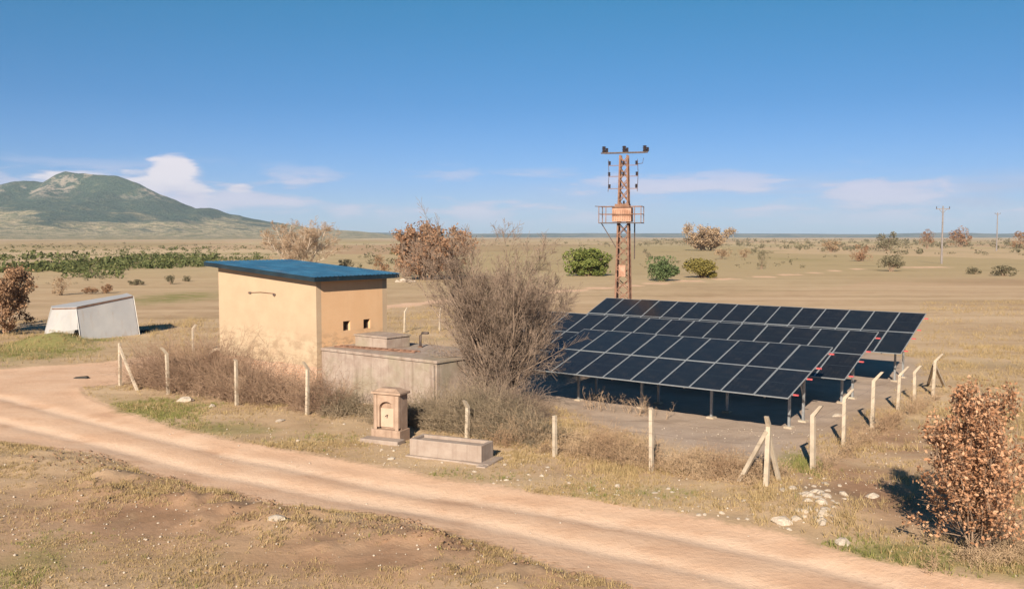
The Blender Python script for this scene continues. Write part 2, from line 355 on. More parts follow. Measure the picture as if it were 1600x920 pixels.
def ground_h(x, y):
    x = np.asarray(x, float); y = np.asarray(y, float)
    r = np.hypot(x, y-25)
    sd = poly_sd(x, y, ROAD)
    h = 0.10*(fbm(x*0.25, y*0.25, 3, 4)-0.5) + 0.09*(fbm(x*1.3, y*1.3, 9, 3)-0.5)*smooth(-sd, -0.4, 0.6)
    near = smooth(r, 140, 60)
    # spoil bank along the near side of the road, cart ruts in it
    low = smooth(x*0.25+26-y, 0, 2)
    bank = smooth(-sd, 0.0, 0.9)*smooth(-sd, 4.5, 1.2)*smooth(y, 36, 30)*(x < 7)
    wb = np.array(sorted([(p[0], p[1]) for p in wheel_b])); side = (y < np.interp(x, wb[:, 0], wb[:, 1]))
    h = h + np.where(side, bank, 0)*(0.10+0.75*np.clip(fbm(x*1.1, y*1.1, 31, 5, 0.68)-0.44, 0, 1))
    h = h - 0.05*smooth(sd, 0.0, 0.8)*near
    wob = 0.35*(fbm(x*0.3, y*0.3, 5, 2)-0.5)
    h = h - 0.07*(np.exp(-((line_d(x, y, wheel_a)+wob)/0.38)**2)+np.exp(-((line_d(x, y, wheel_b)+wob)/0.38)**2))
    # grassy mound beside the tipped box, little heap at the panel yard corner
    c = P(84, 538); h = h + 0.95*np.exp(-(((x-c[0])/2.0)**2+((y-c[1])/1.5)**2))
    c = P(1275, 792); h = h + 0.22*np.exp(-(((x-c[0])/1.3)**2+((y-c[1])/1.8)**2))
    # far swells
    far = smooth(y, 120, 500)
    h = h + far*(2.4*(fbm(x/210.0, y/260.0, 77, 3)-0.55))
    farther = smooth(np.hypot(x, y), 900, 4000)
    h = h + farther*(7.0*(fbm(x/1400.0, y/1700.0, 88, 3)-0.5))
    return h
def gz(x, y): return float(ground_h(np.array([x]), np.array([y]))[0])
def G(u, v):
    p = P(u, v); p[2] = gz(p[0], p[1]); return p
def masks(x, y):
    sd = poly_sd(x, y, ROAD)
    road = np.clip(0.5+sd*0.45, 0, 1)
    road = np.maximum(road, 0.75*smooth(line_d(x, y, PATH), 3.4, 0.8))
    yard = smooth(poly_sd(x, y, YARD), -1.5, 1.2)
    green = np.zeros_like(x); soil = np.zeros_like(x)
    for (u, v, ru, rv, s) in ((230, 640, 120, 22, .9), (330, 668, 160, 16, .75), (90, 535, 70, 22, 1.3), (60, 552, 110, 16, .8), (520, 690, 150, 20, .45), (700, 745, 200, 20, .45), (1000, 770, 220, 26, .5), (1420, 868, 150, 26, 1.0), (1560, 880, 120, 30, .9),
                              (60, 880, 120, 60, .62), (330, 880, 240, 50, .28), (650, 900, 250, 40, .15), (270, 465, 110, 16, .75), (1245, 405, 90, 6, .55), (1480, 392, 130, 7, .5), (1530, 540, 160, 30, .3), (1560, 620, 120, 60, .35), (1250, 722, 40, 26, .8), (330, 395, 250, 5, .6), (1000, 388, 90, 3, .35), (150, 470, 60, 10, .3), (560, 430, 90, 5, .4)):
        green = np.maximum(green, s*ell(x, y, u, v, ru, rv))
    for (u, v, ru, rv, s) in ((250, 800, 360, 75, .9), (620, 860, 320, 60, .95), (900, 905, 150, 30, .7), (1370, 765, 110, 60, 1.0), (1400, 690, 90, 40, .8), (950, 730, 160, 18, .5), (350, 560, 140, 30, .4), (100, 585, 120, 12, .5), (1590, 440, 160, 6, .5)):
        soil = np.maximum(soil, s*ell(x, y, u, v, ru, rv))
    return road, green, yard, soil, sd
def axis(dense0, dense1, step, lo, hi, g):
    a = list(np.arange(dense0, dense1+1e-6, step)); s = step; t = a[-1]
    while t < hi: s *= g; t += s; a.append(t)
    s = step; t = a[0]
    while t > lo: s *= g; t -= s; a.insert(0, t)
    return np.array(a)
EXT = 13000.0
xs = axis(-26, 24, 0.22, -EXT, EXT, 1.09); ys = axis(11, 50, 0.22, -EXT, EXT, 1.075)
def set_masks(me, x, y):
    road, green, yard, soil, sd = masks(x, y)
    tk = np.maximum(np.exp(-(line_d(x, y, wheel_a)/0.5)**2), np.exp(-(line_d(x, y, wheel_b)/0.5)**2))
    at = me.attributes.new('tracks', 'FLOAT', 'POINT'); at.data.foreach_set('value', tk.astype(np.float32))
    ca = me.color_attributes.new('masks', 'FLOAT_COLOR', 'POINT')
    ca.data.foreach_set('color', np.stack([road, green, yard, soil], 1).astype(np.float32).ravel())
def m_ground():
    m, nt = material('dry_land')
    geo = nd(nt, 'ShaderNodeNewGeometry').outputs['Position']
    at = nd(nt, 'ShaderNodeAttribute', attribute_name='masks')
    s3 = nd(nt, 'ShaderNodeSeparateColor', {0: at.outputs['Color']}); R_, G_, B_ = s3.outputs; A_ = at.outputs['Alpha']
    sp = nd(nt, 'ShaderNodeSeparateXYZ', {0: geo})
    nb = noise(nt, geo, 0.055, 4.0, 0.55); nm = noise(nt, geo, 0.45, 5.0, 0.6); nf = noise(nt, geo, 5.0, 5.0, 0.65); ng = noise(nt, geo, 28.0, 3.0, 0.6)
    straw = ramp(nt, mth(nt, 'ADD', mth(nt, 'MULTIPLY', nb, 0.5), mth(nt, 'MULTIPLY', nm, 0.5)), [(0.30, (0.29, 0.195, 0.118)), (0.45, (0.375, 0.26, 0.16)), (0.58, (0.43, 0.31, 0.195)), (0.72, (0.34, 0.265, 0.14))])
    stk = noise(nt, nd(nt, 'ShaderNodeMapping', {'Vector': geo, 'Rotation': (0, 0, 0.12), 'Scale': (0.02, 0.22, 1.0)}).outputs[0], 1.0, 5.0, 0.62)
    straw = mix(nt, mth(nt, 'MULTIPLY', sstep(nt, stk, 0.46, 0.68), 0.7), straw, (0.49, 0.36, 0.24))
    straw = mix(nt, mth(nt, 'MULTIPLY', sstep(nt, stk, 0.48, 0.30), 0.45), straw, (0.22, 0.165, 0.085))
    # tilled strips and neighbouring fields farther off
    warp = nd(nt, 'ShaderNodeVectorMath', {0: geo, 1: nd(nt, 'ShaderNodeVectorMath', {0: nd(nt, 'ShaderNodeTexNoise', {'Vector': geo, 'Scale': 0.012, 'Detail': 2.0}).outputs[1], 1: (60, 60, 0)}, operation='MULTIPLY').outputs[0]}, operation='ADD').outputs[0]
    vo = nd(nt, 'ShaderNodeTexVoronoi', {'Vector': nd(nt, 'ShaderNodeMapping', {'Vector': warp, 'Rotation': (0, 0, 0.25), 'Scale': (0.007, 0.0032, 0.0)}).outputs[0], 'Scale': 1.0}, feature='F1', distance='CHEBYCHEV')
    fc = nd(nt, 'ShaderNodeSeparateColor', {0: vo.outputs['Color']}).outputs[0]
    field = ramp(nt, fc, [(0.0, (0.38, 0.265, 0.165)), (0.20, (0.45, 0.335, 0.205)), (0.36, (0.33, 0.265, 0.14)), (0.50, (0.42, 0.285, 0.18)), (0.64, (0.50, 0.39, 0.25)), (0.80, (0.27, 0.225, 0.11)), (0.90, (0.36, 0.245, 0.15))])
    field = mix(nt, mth(nt, 'MULTIPLY', sstep(nt, noise(nt, geo, 0.03, 6.0, 0.7), 0.54, 0.66), 0.5), field, (0.15, 0.135, 0.065))
    col = mix(nt, mth(nt, 'MULTIPLY', sstep(nt, sp.outputs[1], 85.0, 240.0), 0.9), straw, field)
    soil = ramp(nt, nm, [(0.28, (0.14, 0.078, 0.045)), (0.5, (0.29, 0.17, 0.105)), (0.7, (0.34, 0.22, 0.14))])
    col = mix(nt, mth(nt, 'MULTIPLY', A_, sstep(nt, mth(nt, 'ADD', nm, mth(nt, 'MULTIPLY', A_, 0.25)), 0.42, 0.62)), col, soil)
    yard = ramp(nt, nm, [(0.3, (0.29, 0.215, 0.165)), (0.55, (0.36, 0.28, 0.225)), (0.75, (0.31, 0.23, 0.175))])
    col = mix(nt, mth(nt, 'MULTIPLY', B_, sstep(nt, mth(nt, 'ADD', nm, mth(nt, 'MULTIPLY', B_, 0.5)), 0.35, 0.75)), col, yard)
    gcol = ramp(nt, nf, [(0.3, (0.115, 0.125, 0.035)), (0.55, (0.185, 0.18, 0.055)), (0.75, (0.27, 0.225, 0.09))])
    gm = sstep(nt, mth(nt, 'ADD', mth(nt, 'MULTIPLY', G_, 0.85), mth(nt, 'MULTIPLY', mth(nt, 'SUBTRACT', nm, 0.5), 0.9)), 0.28, 0.75)
    col = mix(nt, mth(nt, 'MULTIPLY', gm, 0.85), col, gcol)
    tr = nd(nt, 'ShaderNodeAttribute', attribute_name='tracks').outputs['Fac']
    lon = noise(nt, nd(nt, 'ShaderNodeMapping', {'Vector': geo, 'Rotation': (0, 0, 0.42), 'Scale': (0.16, 0.9, 1.0)}).outputs[0], 1.0, 5.0, 0.65, 0.6)
    rd = ramp(nt, mth(nt, 'ADD', mth(nt, 'MULTIPLY', nm, 0.6), mth(nt, 'MULTIPLY', lon, 0.4)), [(0.32, (0.49, 0.305, 0.20)), (0.48, (0.565, 0.37, 0.25)), (0.64, (0.61, 0.42, 0.295))])
    rd = mix(nt, mth(nt, 'MULTIPLY', mth(nt, 'MULTIPLY', tr, sstep(nt, mth(nt, 'ADD', nm, mth(nt, 'MULTIPLY', tr, 0.2)), 0.45, 0.7)), 0.75), rd, (0.67, 0.49, 0.36))
    rd = mix(nt, mth(nt, 'MULTIPLY', mth(nt, 'SUBTRACT', 1.0, tr), mth(nt, 'MULTIPLY', sstep(nt, lon, 0.54, 0.72), 0.3)), rd, (0.42, 0.27, 0.175))
    rd = mix(nt, mth(nt, 'MULTIPLY', sstep(nt, nf, 0.56, 0.72), 0.4), rd, (0.38, 0.24, 0.155))
    rm = sstep(nt, mth(nt, 'ADD', R_, mth(nt, 'ADD', mth(nt, 'MULTIPLY', mth(nt, 'SUBTRACT', nm, 0.5), 0.75), mth(nt, 'MULTIPLY', mth(nt, 'SUBTRACT', nf, 0.5), 0.5))), 0.36, 0.62)
    col = mix(nt, rm, col, rd)
    # fine grit
    col = mix(nt, mth(nt, 'MULTIPLY', sstep(nt, ng, 0.55, 0.8), 0.28), col, (0.50, 0.43, 0.34))
    col = mix(nt, mth(nt, 'MULTIPLY', sstep(nt, nf, 0.55, 0.8), mth(nt, 'MULTIPLY', mth(nt, 'SUBTRACT', 1.0, rm), 0.30)), col, (0.16, 0.11, 0.065))
    h = mth(nt, 'ADD', mth(nt, 'MULTIPLY', nf, 1.0), mth(nt, 'MULTIPLY', ng, 0.35))
    finish(nt, col, 0.97, 0, h, 0.06, 0.5, 0.1)
    return m
M['ground'] = m_ground()
X, Y = np.meshgrid(xs, ys); xf, yf = X.ravel(), Y.ravel()
nx, ny = len(xs), len(ys)
idx = np.arange(nx*ny).reshape(ny, nx)
quads = np.stack([idx[:-1, :-1].ravel(), idx[:-1, 1:].ravel(), idx[1:, 1:].ravel(), idx[1:, :-1].ravel()], 1)
me = np_mesh('ground', np.stack([xf, yf, ground_h(xf, yf)], 1), quads, M['ground'], True)
set_masks(me, xf, yf)
tag(ob('ground', me), kind='structure')
# the dirt road: its own sheet on the same lie of the land, a few millimetres up
rx = np.arange(-34, 24, 0.2); ry = np.arange(13.5, 52, 0.2)
X, Y = np.meshgrid(rx, ry); sd = poly_sd(X.ravel(), Y.ravel(), ROAD).reshape(X.shape)
keep = sd > -0.05; kq = keep[:-1, :-1] & keep[:-1, 1:] & keep[1:, 1:] & keep[1:, :-1]
idx = np.arange(X.size).reshape(X.shape)
quads = np.stack([idx[:-1, :-1][kq], idx[:-1, 1:][kq], idx[1:, 1:][kq], idx[1:, :-1][kq]], 1)
used = np.unique(quads); rem = np.zeros(X.size, int); rem[used] = np.arange(len(used))
vx, vy = X.ravel()[used], Y.ravel()[used]
me = np_mesh('dirt_road', np.stack([vx, vy, ground_h(vx, vy)+0.012], 1), rem[quads], M['ground'], True)
set_masks(me, vx, vy)
tag(ob('dirt_road', me), kind='structure')

# ------------------------------------------------------------------ mountain
def mountain():
    D = 5200.0
    prof = [(-700, 372), (-450, 345), (-250, 325), (-120, 306), (-50, 297), (0, 291), (40, 281), (72, 285), (88, 277), (106, 270), (125, 272), (150, 275), (185, 277), (215, 289), (260, 307), (300, 323), (330, 323), (360, 334), (430, 345), (500, 357), (560, 361), (600, 366), (640, 373), (760, 375)]
    px = np.array([(u-U0)/FPX*D for u, v in prof]); pz = np.array([(HOR-v)/FPX*D+CAMZ for u, v in prof])
    x = np.linspace(px[0]*1.02, px[-1], 300); y = np.linspace(2300, 7400, 170)
    X, Y = np.meshgrid(x, y)
    ridge = np.interp(X-(Y-D)*0.0, px, pz)
    front = np.clip((Y-2300)/(D-2300), 0, 1); back = np.clip((7400-Y)/(7400-D), 0, 1)
    fall = np.where(Y < D, 0.30*front**1.3+0.70*front**4.2, back**1.5)
    z = ridge*fall
    amp = smooth(fall, 0.02, 0.3)
    gul = (np.abs(fbm(X/420, Y/900, 40, 4)-0.5))*2
    z = z*(1-0.25*amp*(1-smooth(fall, 0.8, 0.99))*gul) + amp*(46*(fbm(X/330, Y/330, 42, 4)-0.5)+16*(fbm(X/70, Y/70, 45, 3)-0.5))*np.clip(ridge/150, 0, 1)
    edge = smooth(X, px[0]*1.02, px[1])*smooth(X, px[-1], px[-3])
    z = np.maximum(z*edge, 0)-4.0+3.0*smooth(fall, 0, .05)
    ny, nx = X.shape; idx = np.arange(nx*ny).reshape(ny, nx)
    q = np.stack([idx[:-1, :-1].ravel(), idx[:-1, 1:].ravel(), idx[1:, 1:].ravel(), idx[1:, :-1].ravel()], 1)
    m, nt = material('mountain_land')
    geo = nd(nt, 'ShaderNodeNewGeometry').outputs['Position']; sp = nd(nt, 'ShaderNodeSeparateXYZ', {0: geo})
    n1 = noise(nt, geo, 0.0042, 6.0, 0.62); n2 = noise(nt, geo, 0.022, 5.0, 0.65); n3 = noise(nt, geo, 0.09, 3.0, 0.6)
    wood = mix(nt, sstep(nt, n3, 0.35, 0.65), (0.022, 0.043, 0.032), (0.064, 0.088, 0.058))
    wood = mix(nt, mth(nt, 'MULTIPLY', sstep(nt, n2, 0.5, 0.7), 0.5), wood, (0.15, 0.145, 0.08))
    dry = mix(nt, sstep(nt, n2, 0.38, 0.6), (0.36, 0.29, 0.18), (0.17, 0.16, 0.085))
    hz = mth(nt, 'ADD', sp.outputs[2], mth(nt, 'MULTIPLY', mth(nt, 'SUBTRACT', n1, 0.5), 320.0))
    xf = mth(nt, 'MULTIPLY', sstep(nt, sp.outputs[0], -1900.0, -2800.0), 60.0)
    col = mix(nt, sstep(nt, mth(nt, 'SUBTRACT', hz, xf), 45.0, 110.0), dry, wood)
    rk = mth(nt, 'MULTIPLY', sstep(nt, n1, 0.49, 0.56), mth(nt, 'MULTIPLY', sstep(nt, sp.outputs[2], 190.0, 260.0), sstep(nt, n2, 0.42, 0.55)))
    col = mix(nt, mth(nt, 'MULTIPLY', rk, 0.8), col, (0.30, 0.25, 0.20))
    finish(nt, col, 0.97, 0, mth(nt, 'ADD', n2, mth(nt, 'MULTIPLY', n3, 0.5)), 18.0, 0.8, 0.05)
    tag(ob('mountain', np_mesh('mountain', np.stack([X.ravel(), Y.ravel(), z.ravel()], 1), q, m, True)), kind='structure')
mountain()
def far_hills():
    D = 9500.0
    x = np.linspace(-6500, 9500, 220); y = np.linspace(8600, 10600, 24)
    X, Y = np.meshgrid(x, y); t = np.clip(1-np.abs(Y-9600)/1000, 0, 1)
    z = (18+56*fbm(X/1500, Y*0+3, 61, 4))*smooth(t, 0, 0.9)-6
    ny, nx = X.shape; idx = np.arange(nx*ny).reshape(ny, nx)
    q = np.stack([idx[:-1, :-1].ravel(), idx[:-1, 1:].ravel(), idx[1:, 1:].ravel(), idx[1:, :-1].ravel()], 1)
    m, nt = material('far_hill_land'); geo = nd(nt, 'ShaderNodeNewGeometry').outputs['Position']
    col = mix(nt, sstep(nt, noise(nt, geo, 0.004, 5.0), 0.42, 0.6), (0.045, 0.06, 0.04), (0.13, 0.12, 0.075))
    finish(nt, col, 0.97)
    tag(ob('far_hills', np_mesh('far_hills', np.stack([X.ravel(), Y.ravel(), z.ravel()], 1), q, m, True)), kind='structure')
far_hills()

# ------------------------------------------------------------------ solar tables
PW, PL, PITCHX, PITCHL = 1.320, 2.368, 1.332, 2.38
def panel_meshes():
    fw, th = 0.026, 0.04
    b = MB(); b.box(0, PW, 0, fw, -th, 0); b.box(0, PW, PL-fw, PL, -th, 0); b.box(0, fw, fw, PL-fw, -th, 0); b.box(PW-fw, PW, fw, PL-fw, -th, 0)
    g = MB(); g.box(fw, PW-fw, fw, PL-fw, -0.03, -0.006)
    return b.mesh('panel_frame', M['alu']), g.mesh('panel_glass', M['cells'])
PF, PG = panel_meshes()
def solar_table(corner, h0, ncol, tilt, label, inset=1.0):
    TILT = math.radians(tilt)
    t = thing('solar_panel_table', label, 'solar panels', (corner[0], corner[1], 0.0), ROT, 'rows of solar panels on the fenced yard')
    ct, st = math.cos(TILT), math.sin(TILT)
    def up(s, drop=0.0): return (s*ct+drop*st, h0+s*st-drop*ct)       # along the slope -> local y, z
    L = ncol*PITCHX
    for r in range(2):
        for c in range(ncol):
            y, z = up(r*PITCHL)
            p = ob('solar_panel', PF, t, (-(c+1)*PITCHX+0.02, y, z), (TILT+random.uniform(-.006, .006), random.uniform(-.003, .003), 0))
            ob('glass', PG, p)
    for s in (0.45, 1.85, 2.85, 4.25):
        y, z = up(s, 0.075); b = MB(); b.bar((-L+0.02, y, z), (0.02, y, z), 0.05, 0.06); pu = b.build('purlin', M['galv'], t)
        MB().bar((0.022, y, z), (0.22, y, z), 0.05, 0.06).build('purlin_end', M['redsteel'], pu)
    n = max(2, int(round((L-2*inset)/3.6))+1)
    for k in range(n):
        x = -inset-(L-2*inset)*k/(n-1)
        y0, z0 = up(0.2, 0.15); y1, z1 = up(4.55, 0.15)
        MB().bar((x, y0, z0), (x, y1, z1), 0.06, 0.09).build('rafter', M['galv'], t)
        for s in (2.75, 4.3):
            y, z = up(s, 0.17)
            wx, wy = corner + RE*x + RF*y
            g = gz(wx, wy)
            lg = MB().box(x-0.045, x+0.045, y-0.045, y+0.045, g-0.25, z).build('leg', M['galv'], t)
            MB().box(x-0.16, x+0.16, y-0.16, y+0.16, g-0.2, g+0.07).build('footing', M['post'], lg)
        y, z = up(3.3, 0.17); yb, zb = up(4.3, 0)
        MB().bar((x+0.05, yb, 0.75), (x+0.05, y, z), 0.04).build('brace', M['galv'], t)
    return t
solar_table(np.array([10.0, 33.1]), 1.67, 9, 17.5, 'nearest and shortest row of dark solar panels, closest to the road')
solar_table(np.array([14.04, 38.6]), 1.50, 15, 20.3, 'middle row of dark solar panels, half hidden behind the nearest row')
solar_table(np.array([19.12, 45.06]), 1.77, 15, 21.0, 'rearmost row of dark solar panels, in front of the rusty pylon')

# ------------------------------------------------------------------ pump house
CB = P(496, 621)[:2].copy()                         # near corner on the ground
bl = thing('pump_house', 'cream plastered pump house with blue sloping roof beside concrete reservoir', 'building', (CB[0], CB[1], 0), ROT)
LW, WW, T = 7.75, 4.5, 0.3                          # local: x = -LW..0 (long lit wall at y=0), y = 0..WW (window wall at x=0)
zl, zr, z0 = 6.0, 5.50, 1.40
def wall_grid(name, us, zs, holes, place, mat):
    """wall of blocks between the cut lines, leaving out the holes; place(u0,u1,z0,z1) gives 8 corners"""
    b = MB()
    for i in range(len(us)-1):
        for j in range(len(zs)-1):
            if (i, j) in holes: continue
            b.quadbox(place(us[i], us[i+1], zs[j], zs[j+1]))
    return b
top = lambda x: zr+(zl-zr)*(-x/LW)
b = MB(); b.quadbox([(-LW, 0, z0), (0, 0, z0), (0, T, z0), (-LW, T, z0), (-LW, 0, zl), (0, 0, zr), (0, T, zr), (-LW, T, zl)])
b.build('wall', M['plaster'], bl)
b = MB(); b.quadbox([(-LW, WW-T, 0), (0, WW-T, 0), (0, WW, 0), (-LW, WW, 0), (-LW, WW-T, zl), (0, WW-T, zr), (0, WW, zr), (-LW, WW, zl)])
b.build('wall', M['plaster'], bl)
MB().box(-LW, -LW+T, T, WW-T, z0, zl).build('wall', M['plaster'], bl)
wy = [T, 1.62, 2.06, 2.92, 3.36, WW-T]; wz = [z0, 3.0, 3.46, zr]
b = wall_grid('wall', wy, wz, {(1, 1), (3, 1)}, lambda a, c, e, f: [(-T, a, e), (0, a, e), (0, c, e), (-T, c, e), (-T, a, f), (0, a, f), (0, c, f), (-T, c, f)], M['plaster_orange'])
b.build('wall', M['plaster_orange'], bl)
for (a, c) in ((1.62, 2.06), (2.92, 3.36)):
    w = MB(); e, f = 3.0, 3.46
    for bx in ((a, c, e, e+0.04), (a, c, f-0.04, f), (a, a+0.04, e+0.04, f-0.04), (c-0.04, c, e+0.04, f-0.04)): w.box(-0.20, -0.15, bx[0], bx[1], bx[2], bx[3])
    w = w.build('window', M['steel_dark'], bl)
    MB().box(-0.19, -0.18, a+0.04, c-0.04, e+0.04, f-0.04).build('pane', M['dark_hole'], w)
    MB().box(-0.175, -0.155, (a+c)/2-0.01, (a+c)/2+0.01, e+0.04, f-0.04).build('bar', M['steel_dark'], w)
# rough brick footing left unplastered, its top line broken
def plinth(x0, x1, y0, y1, along_x):
    n = 44; V = []; F = []
    for i in range(n+1):
        t = i/n
        zz = z0+0.02+(0.16*(fbm(np.array([t*9.0]), np.array([along_x*3.0]), 12, 3)[0]-0.5))
        for j in range(9):
            z = -0.2+(zz+0.2)*j/8
            off = 0.0 if j == 8 else 0.05*(fbm(np.array([t*26.0]), np.array([z*6+along_x]), 13, 2)[0]-0.5)
            V.append((x0+(x1-x0)*t, y0-0.012+off, z) if along_x else (x0+0.012-off, y0+(y1-y0)*t, z))
    for i in range(n):
        for j in range(8):
            a = i*9+j; q = (a, a+9, a+10, a+1); F.append(q if along_x else q)
    return np_mesh('footing_wall', V, F, M['brick'])
b = MB(); b.box(-LW+0.03, -0.03, 0.03, T-0.02, -0.2, z0-0.002); b.box(-T+0.02, -0.03, T, WW-0.05, -0.2, z0-0.002); b.box(-LW+0.03, -LW+T-0.02, T, WW-0.05, -0.2, z0-0.002)
ft = b.build('footing_wall', M['brick'], bl)
ob('brick_face', plinth(-LW, 0.0, 0.0, 0.0, 1), ft)
ob('brick_face', plinth(0.0, 0.0, 0.0, WW, 0), ft)
# roof: ribbed blue sheets on a slab with dark edge trim
ox0, ox1, oy0, oy1 = -LW-0.55, 0.42, -0.42, WW+0.42
sl = (zl-zr)/LW
rz = lambda x, d: zr+0.02-sl*x+d
b = MB(); b.quadbox([(ox0, oy0, rz(ox0, 0)), (ox1, oy0, rz(ox1, 0)), (ox1, oy1, rz(ox1, 0)), (ox0, oy1, rz(ox0, 0)), (ox0, oy0, rz(ox0, .14)), (ox1, oy0, rz(ox1, .14)), (ox1, oy1, rz(ox1, .14)), (ox0, oy1, rz(ox0, .14))])
roof = b.build('roof', M['roof_edge'], bl)
V = []; F = []; yy = oy0-0.05; prof = []
while yy < oy1+0.05:
    prof += [(yy, 0.16), (yy+0.13, 0.16), (yy+0.155, 0.19), (yy+0.205, 0.19), (yy+0.23, 0.16)]; yy += 0.25
for (y, d) in prof:
    V += [(ox0-0.06, y, rz(ox0-0.06, d)), (ox1+0.06, y, rz(ox1+0.06, d)), ]
for i in range(len(prof)-1): F.append((2*i, 2*i+1, 2*i+3, 2*i+2))
o = ob('roof_sheet', np_mesh('roof_sheet', V, F, M['roof_blue']), roof)
sm = o.modifiers.new('thick', 'SOLIDIFY'); sm.thickness = 0.006
for (x0, x1, y0, y1) in ((ox0-0.035, ox1+0.035, oy0-0.035, oy0-0.003), (ox0-0.035, ox1+0.035, oy1+0.003, oy1+0.035), (ox1+0.003, ox1+0.035, oy0, oy1), (ox0-0.035, ox0-0.003, oy0, oy1)):
    b = MB(); b.quadbox([(x0, y0, rz(x0, -.05)), (x1, y0, rz(x1, -.05)), (x1, y1, rz(x1, -.05)), (x0, y1, rz(x0, -.05)), (x0, y0, rz(x0, .155)), (x1, y0, rz(x1, .155)), (x1, y1, rz(x1, .155)), (x0, y1, rz(x0, .155))])
    b.build('fascia', M['roof_edge'], roof)
# conduit with two clips high on the long wall
b = MB(); b.tube([(-5.2, -0.035, 4.72), (-4.2, -0.035, 4.78), (-3.1, -0.035, 4.76)], [0.014]*3, 6); b.tube([(-3.1, -0.035, 4.78), (-3.1, -0.035, 4.6)], [0.014]*2, 6)
cd = b.build('conduit', M['rust'], bl)
for x, z in ((-5.05, 4.72), (-3.1, 4.7)): MB().box(x-0.09, x+0.09, -0.05, -0.004, z-0.045, z+0.045).build('clip', M['steel_dark'], cd)

# ------------------------------------------------------------------ reservoir beside it
rv = thing('water_reservoir', 'low grey concrete water reservoir against the cream pump house', 'reservoir', (CB[0], CB[1], 0), ROT)
RL, RD, RH = 7.4, 4.3, 2.2
MB().box(0.03, RL, 0.25, 0.5, -0.2, RH).build('wall', M['reservoir'], rv, bevel=0.02)
MB().box(RL-0.25, RL, 0.502, RD, -0.2, RH).build('wall', M['reservoir'], rv, bevel=0.02)
MB().box(0.03, RL-0.252, RD-0.25, RD, -0.2, RH).build('wall', M['reservoir'], rv, bevel=0.02)
MB().box(0.03, RL+0.06, 0.19, RD+0.06, RH+0.003, RH+0.13).build('cover_slab', M['reservoir'], rv, bevel=0.02)
for x in (RL-0.2,): MB().box(x-0.14, x+0.14, 0.13, 0.248, -0.2, RH-0.05).build('pilaster', M['reservoir'], rv, bevel=0.01)
hb = MB().box(0.75, 2.9, 1.7, 3.2, RH+0.133, RH+0.62).build('inlet_chamber', M['reservoir'], rv, bevel=0.015)
MB().box(0.7, 2.95, 1.65, 3.25, RH+0.623, RH+0.70).build('chamber_lid', M['reservoir'], hb, bevel=0.01)
ld = thing('steel_ladder', 'rusty steel ladder lying flat on top of the reservoir slab', 'ladder', (CB[0]+RE[0]*0.35+RF[0]*0.75, CB[1]+RE[1]*0.35+RF[1]*0.75, RH+0.135), ROT+0.16)
for y in (0, 0.42): MB().box(0, 4.6, y, y+0.05, 0, 0.06).build('rail', M['rust'], ld)
for k in range(14): MB().box(0.15+k*0.33, 0.19+k*0.33, 0.052, 0.418, 0.012, 0.045).build('rung', M['rust'], ld)
vp = thing('valve_pipe', 'bent steel valve pipe on the far corner of the reservoir', 'pipe', (CB[0]+RE[0]*3.6+RF[0]*3.2, CB[1]+RE[1]*3.6+RF[1]*3.2, RH+0.133), ROT)
MB().tube([(0, 0, 0), (0, 0, 0.55), (0.12, 0, 0.68), (0.5, 0, 0.7)], [0.06]*4, 10).build('pipe', M['steel_dark'], vp, sm=True)
MB().tube([(0, 0, 0.02), (0, 0, 0.05)], [0.12]*2, 12).build('flange', M['rust'], vp)

# ------------------------------------------------------------------ roadside fountain and trough
fp = P(604, 688); fz = gz(fp[0], fp[1])
FR = math.radians(-24)
fo = thing('roadside_fountain', 'small sandstone fountain with arched niche beside the dirt road', 'fountain', (fp[0], fp[1], fz), FR)
hw, dp, ht = 0.54, 0.62, 1.72
# front slab with an arched opening cut through it
def arch_front():
    aw, a0, a1 = 0.30, 0.50, 1.22; n = 10
    inner = [(-aw, a0)]+[(-aw, a1)]+[(-aw*math.cos(math.pi*k/n), a1+0.24*math.sin(math.pi*k/n)) for k in range(1, n)]+[(aw, a1), (aw, a0)]
    outer = [(-hw, a0), (-hw, a1)]+[(-hw+2*hw*k/n, ht) for k in range(1, n)]+[(hw, a1), (hw, a0)]
    outer[2] = (-hw, ht); outer[-3] = (hw, ht)
    V = []; F = []; k = len(inner)
    for y in (0.0, 0.16):
        V += [(x, y, z) for x, z in inner]+[(x, y, z) for x, z in outer]
    for i in range(k-1):
        F.append((i, i+1, k+i+1, k+i)); F.append((2*k+i, 3*k+i, 3*k+i+1, 2*k+i+1))
        F.append((i, 2*k+i, 2*k+i+1, i+1)); F.append((k+i, k+i+1, 3*k+i+1, 3*k+i))
    return np_mesh('arch_front', V, F, M['fountain'])
ob('arch_front', arch_front(), fo)
MB().box(-hw, hw, 0.163, dp, 0.42, ht).build('body', M['fountain'], fo, bevel=0.015)
MB().box(-0.295, 0.295, 0.10, 0.16, 0.5, 1.2).build('niche_slab', M['niche'], fo)
MB().tube([(0, 0.1, 0.95), (0, 0.0, 0.95), (0, -0.06, 0.92)], [0.02]*3, 8).build('spout', M['steel_dark'], fo)
MB().box(-hw-0.08, hw+0.08, -0.08, dp+0.03, -0.15, 0.42).build('plinth', M['fountain'], fo, bevel=0.02)
cp = MB().box(-hw-0.09, hw+0.09, -0.07, dp+0.06, ht+0.003, ht+0.10).build('cornice', M['fountain'], fo, bevel=0.02)
MB().quadbox([(-hw-0.02, 0, ht+0.103), (hw+0.02, 0, ht+0.103), (hw+0.02, dp, ht+0.103), (-hw-0.02, dp, ht+0.103), (-hw+0.2, 0.12, ht+0.22), (hw-0.2, 0.12, ht+0.22), (hw-0.2, dp-0.12, ht+0.22), (-hw+0.2, dp-0.12, ht+0.22)]).build('cap', M['fountain'], cp, bevel=0.02)
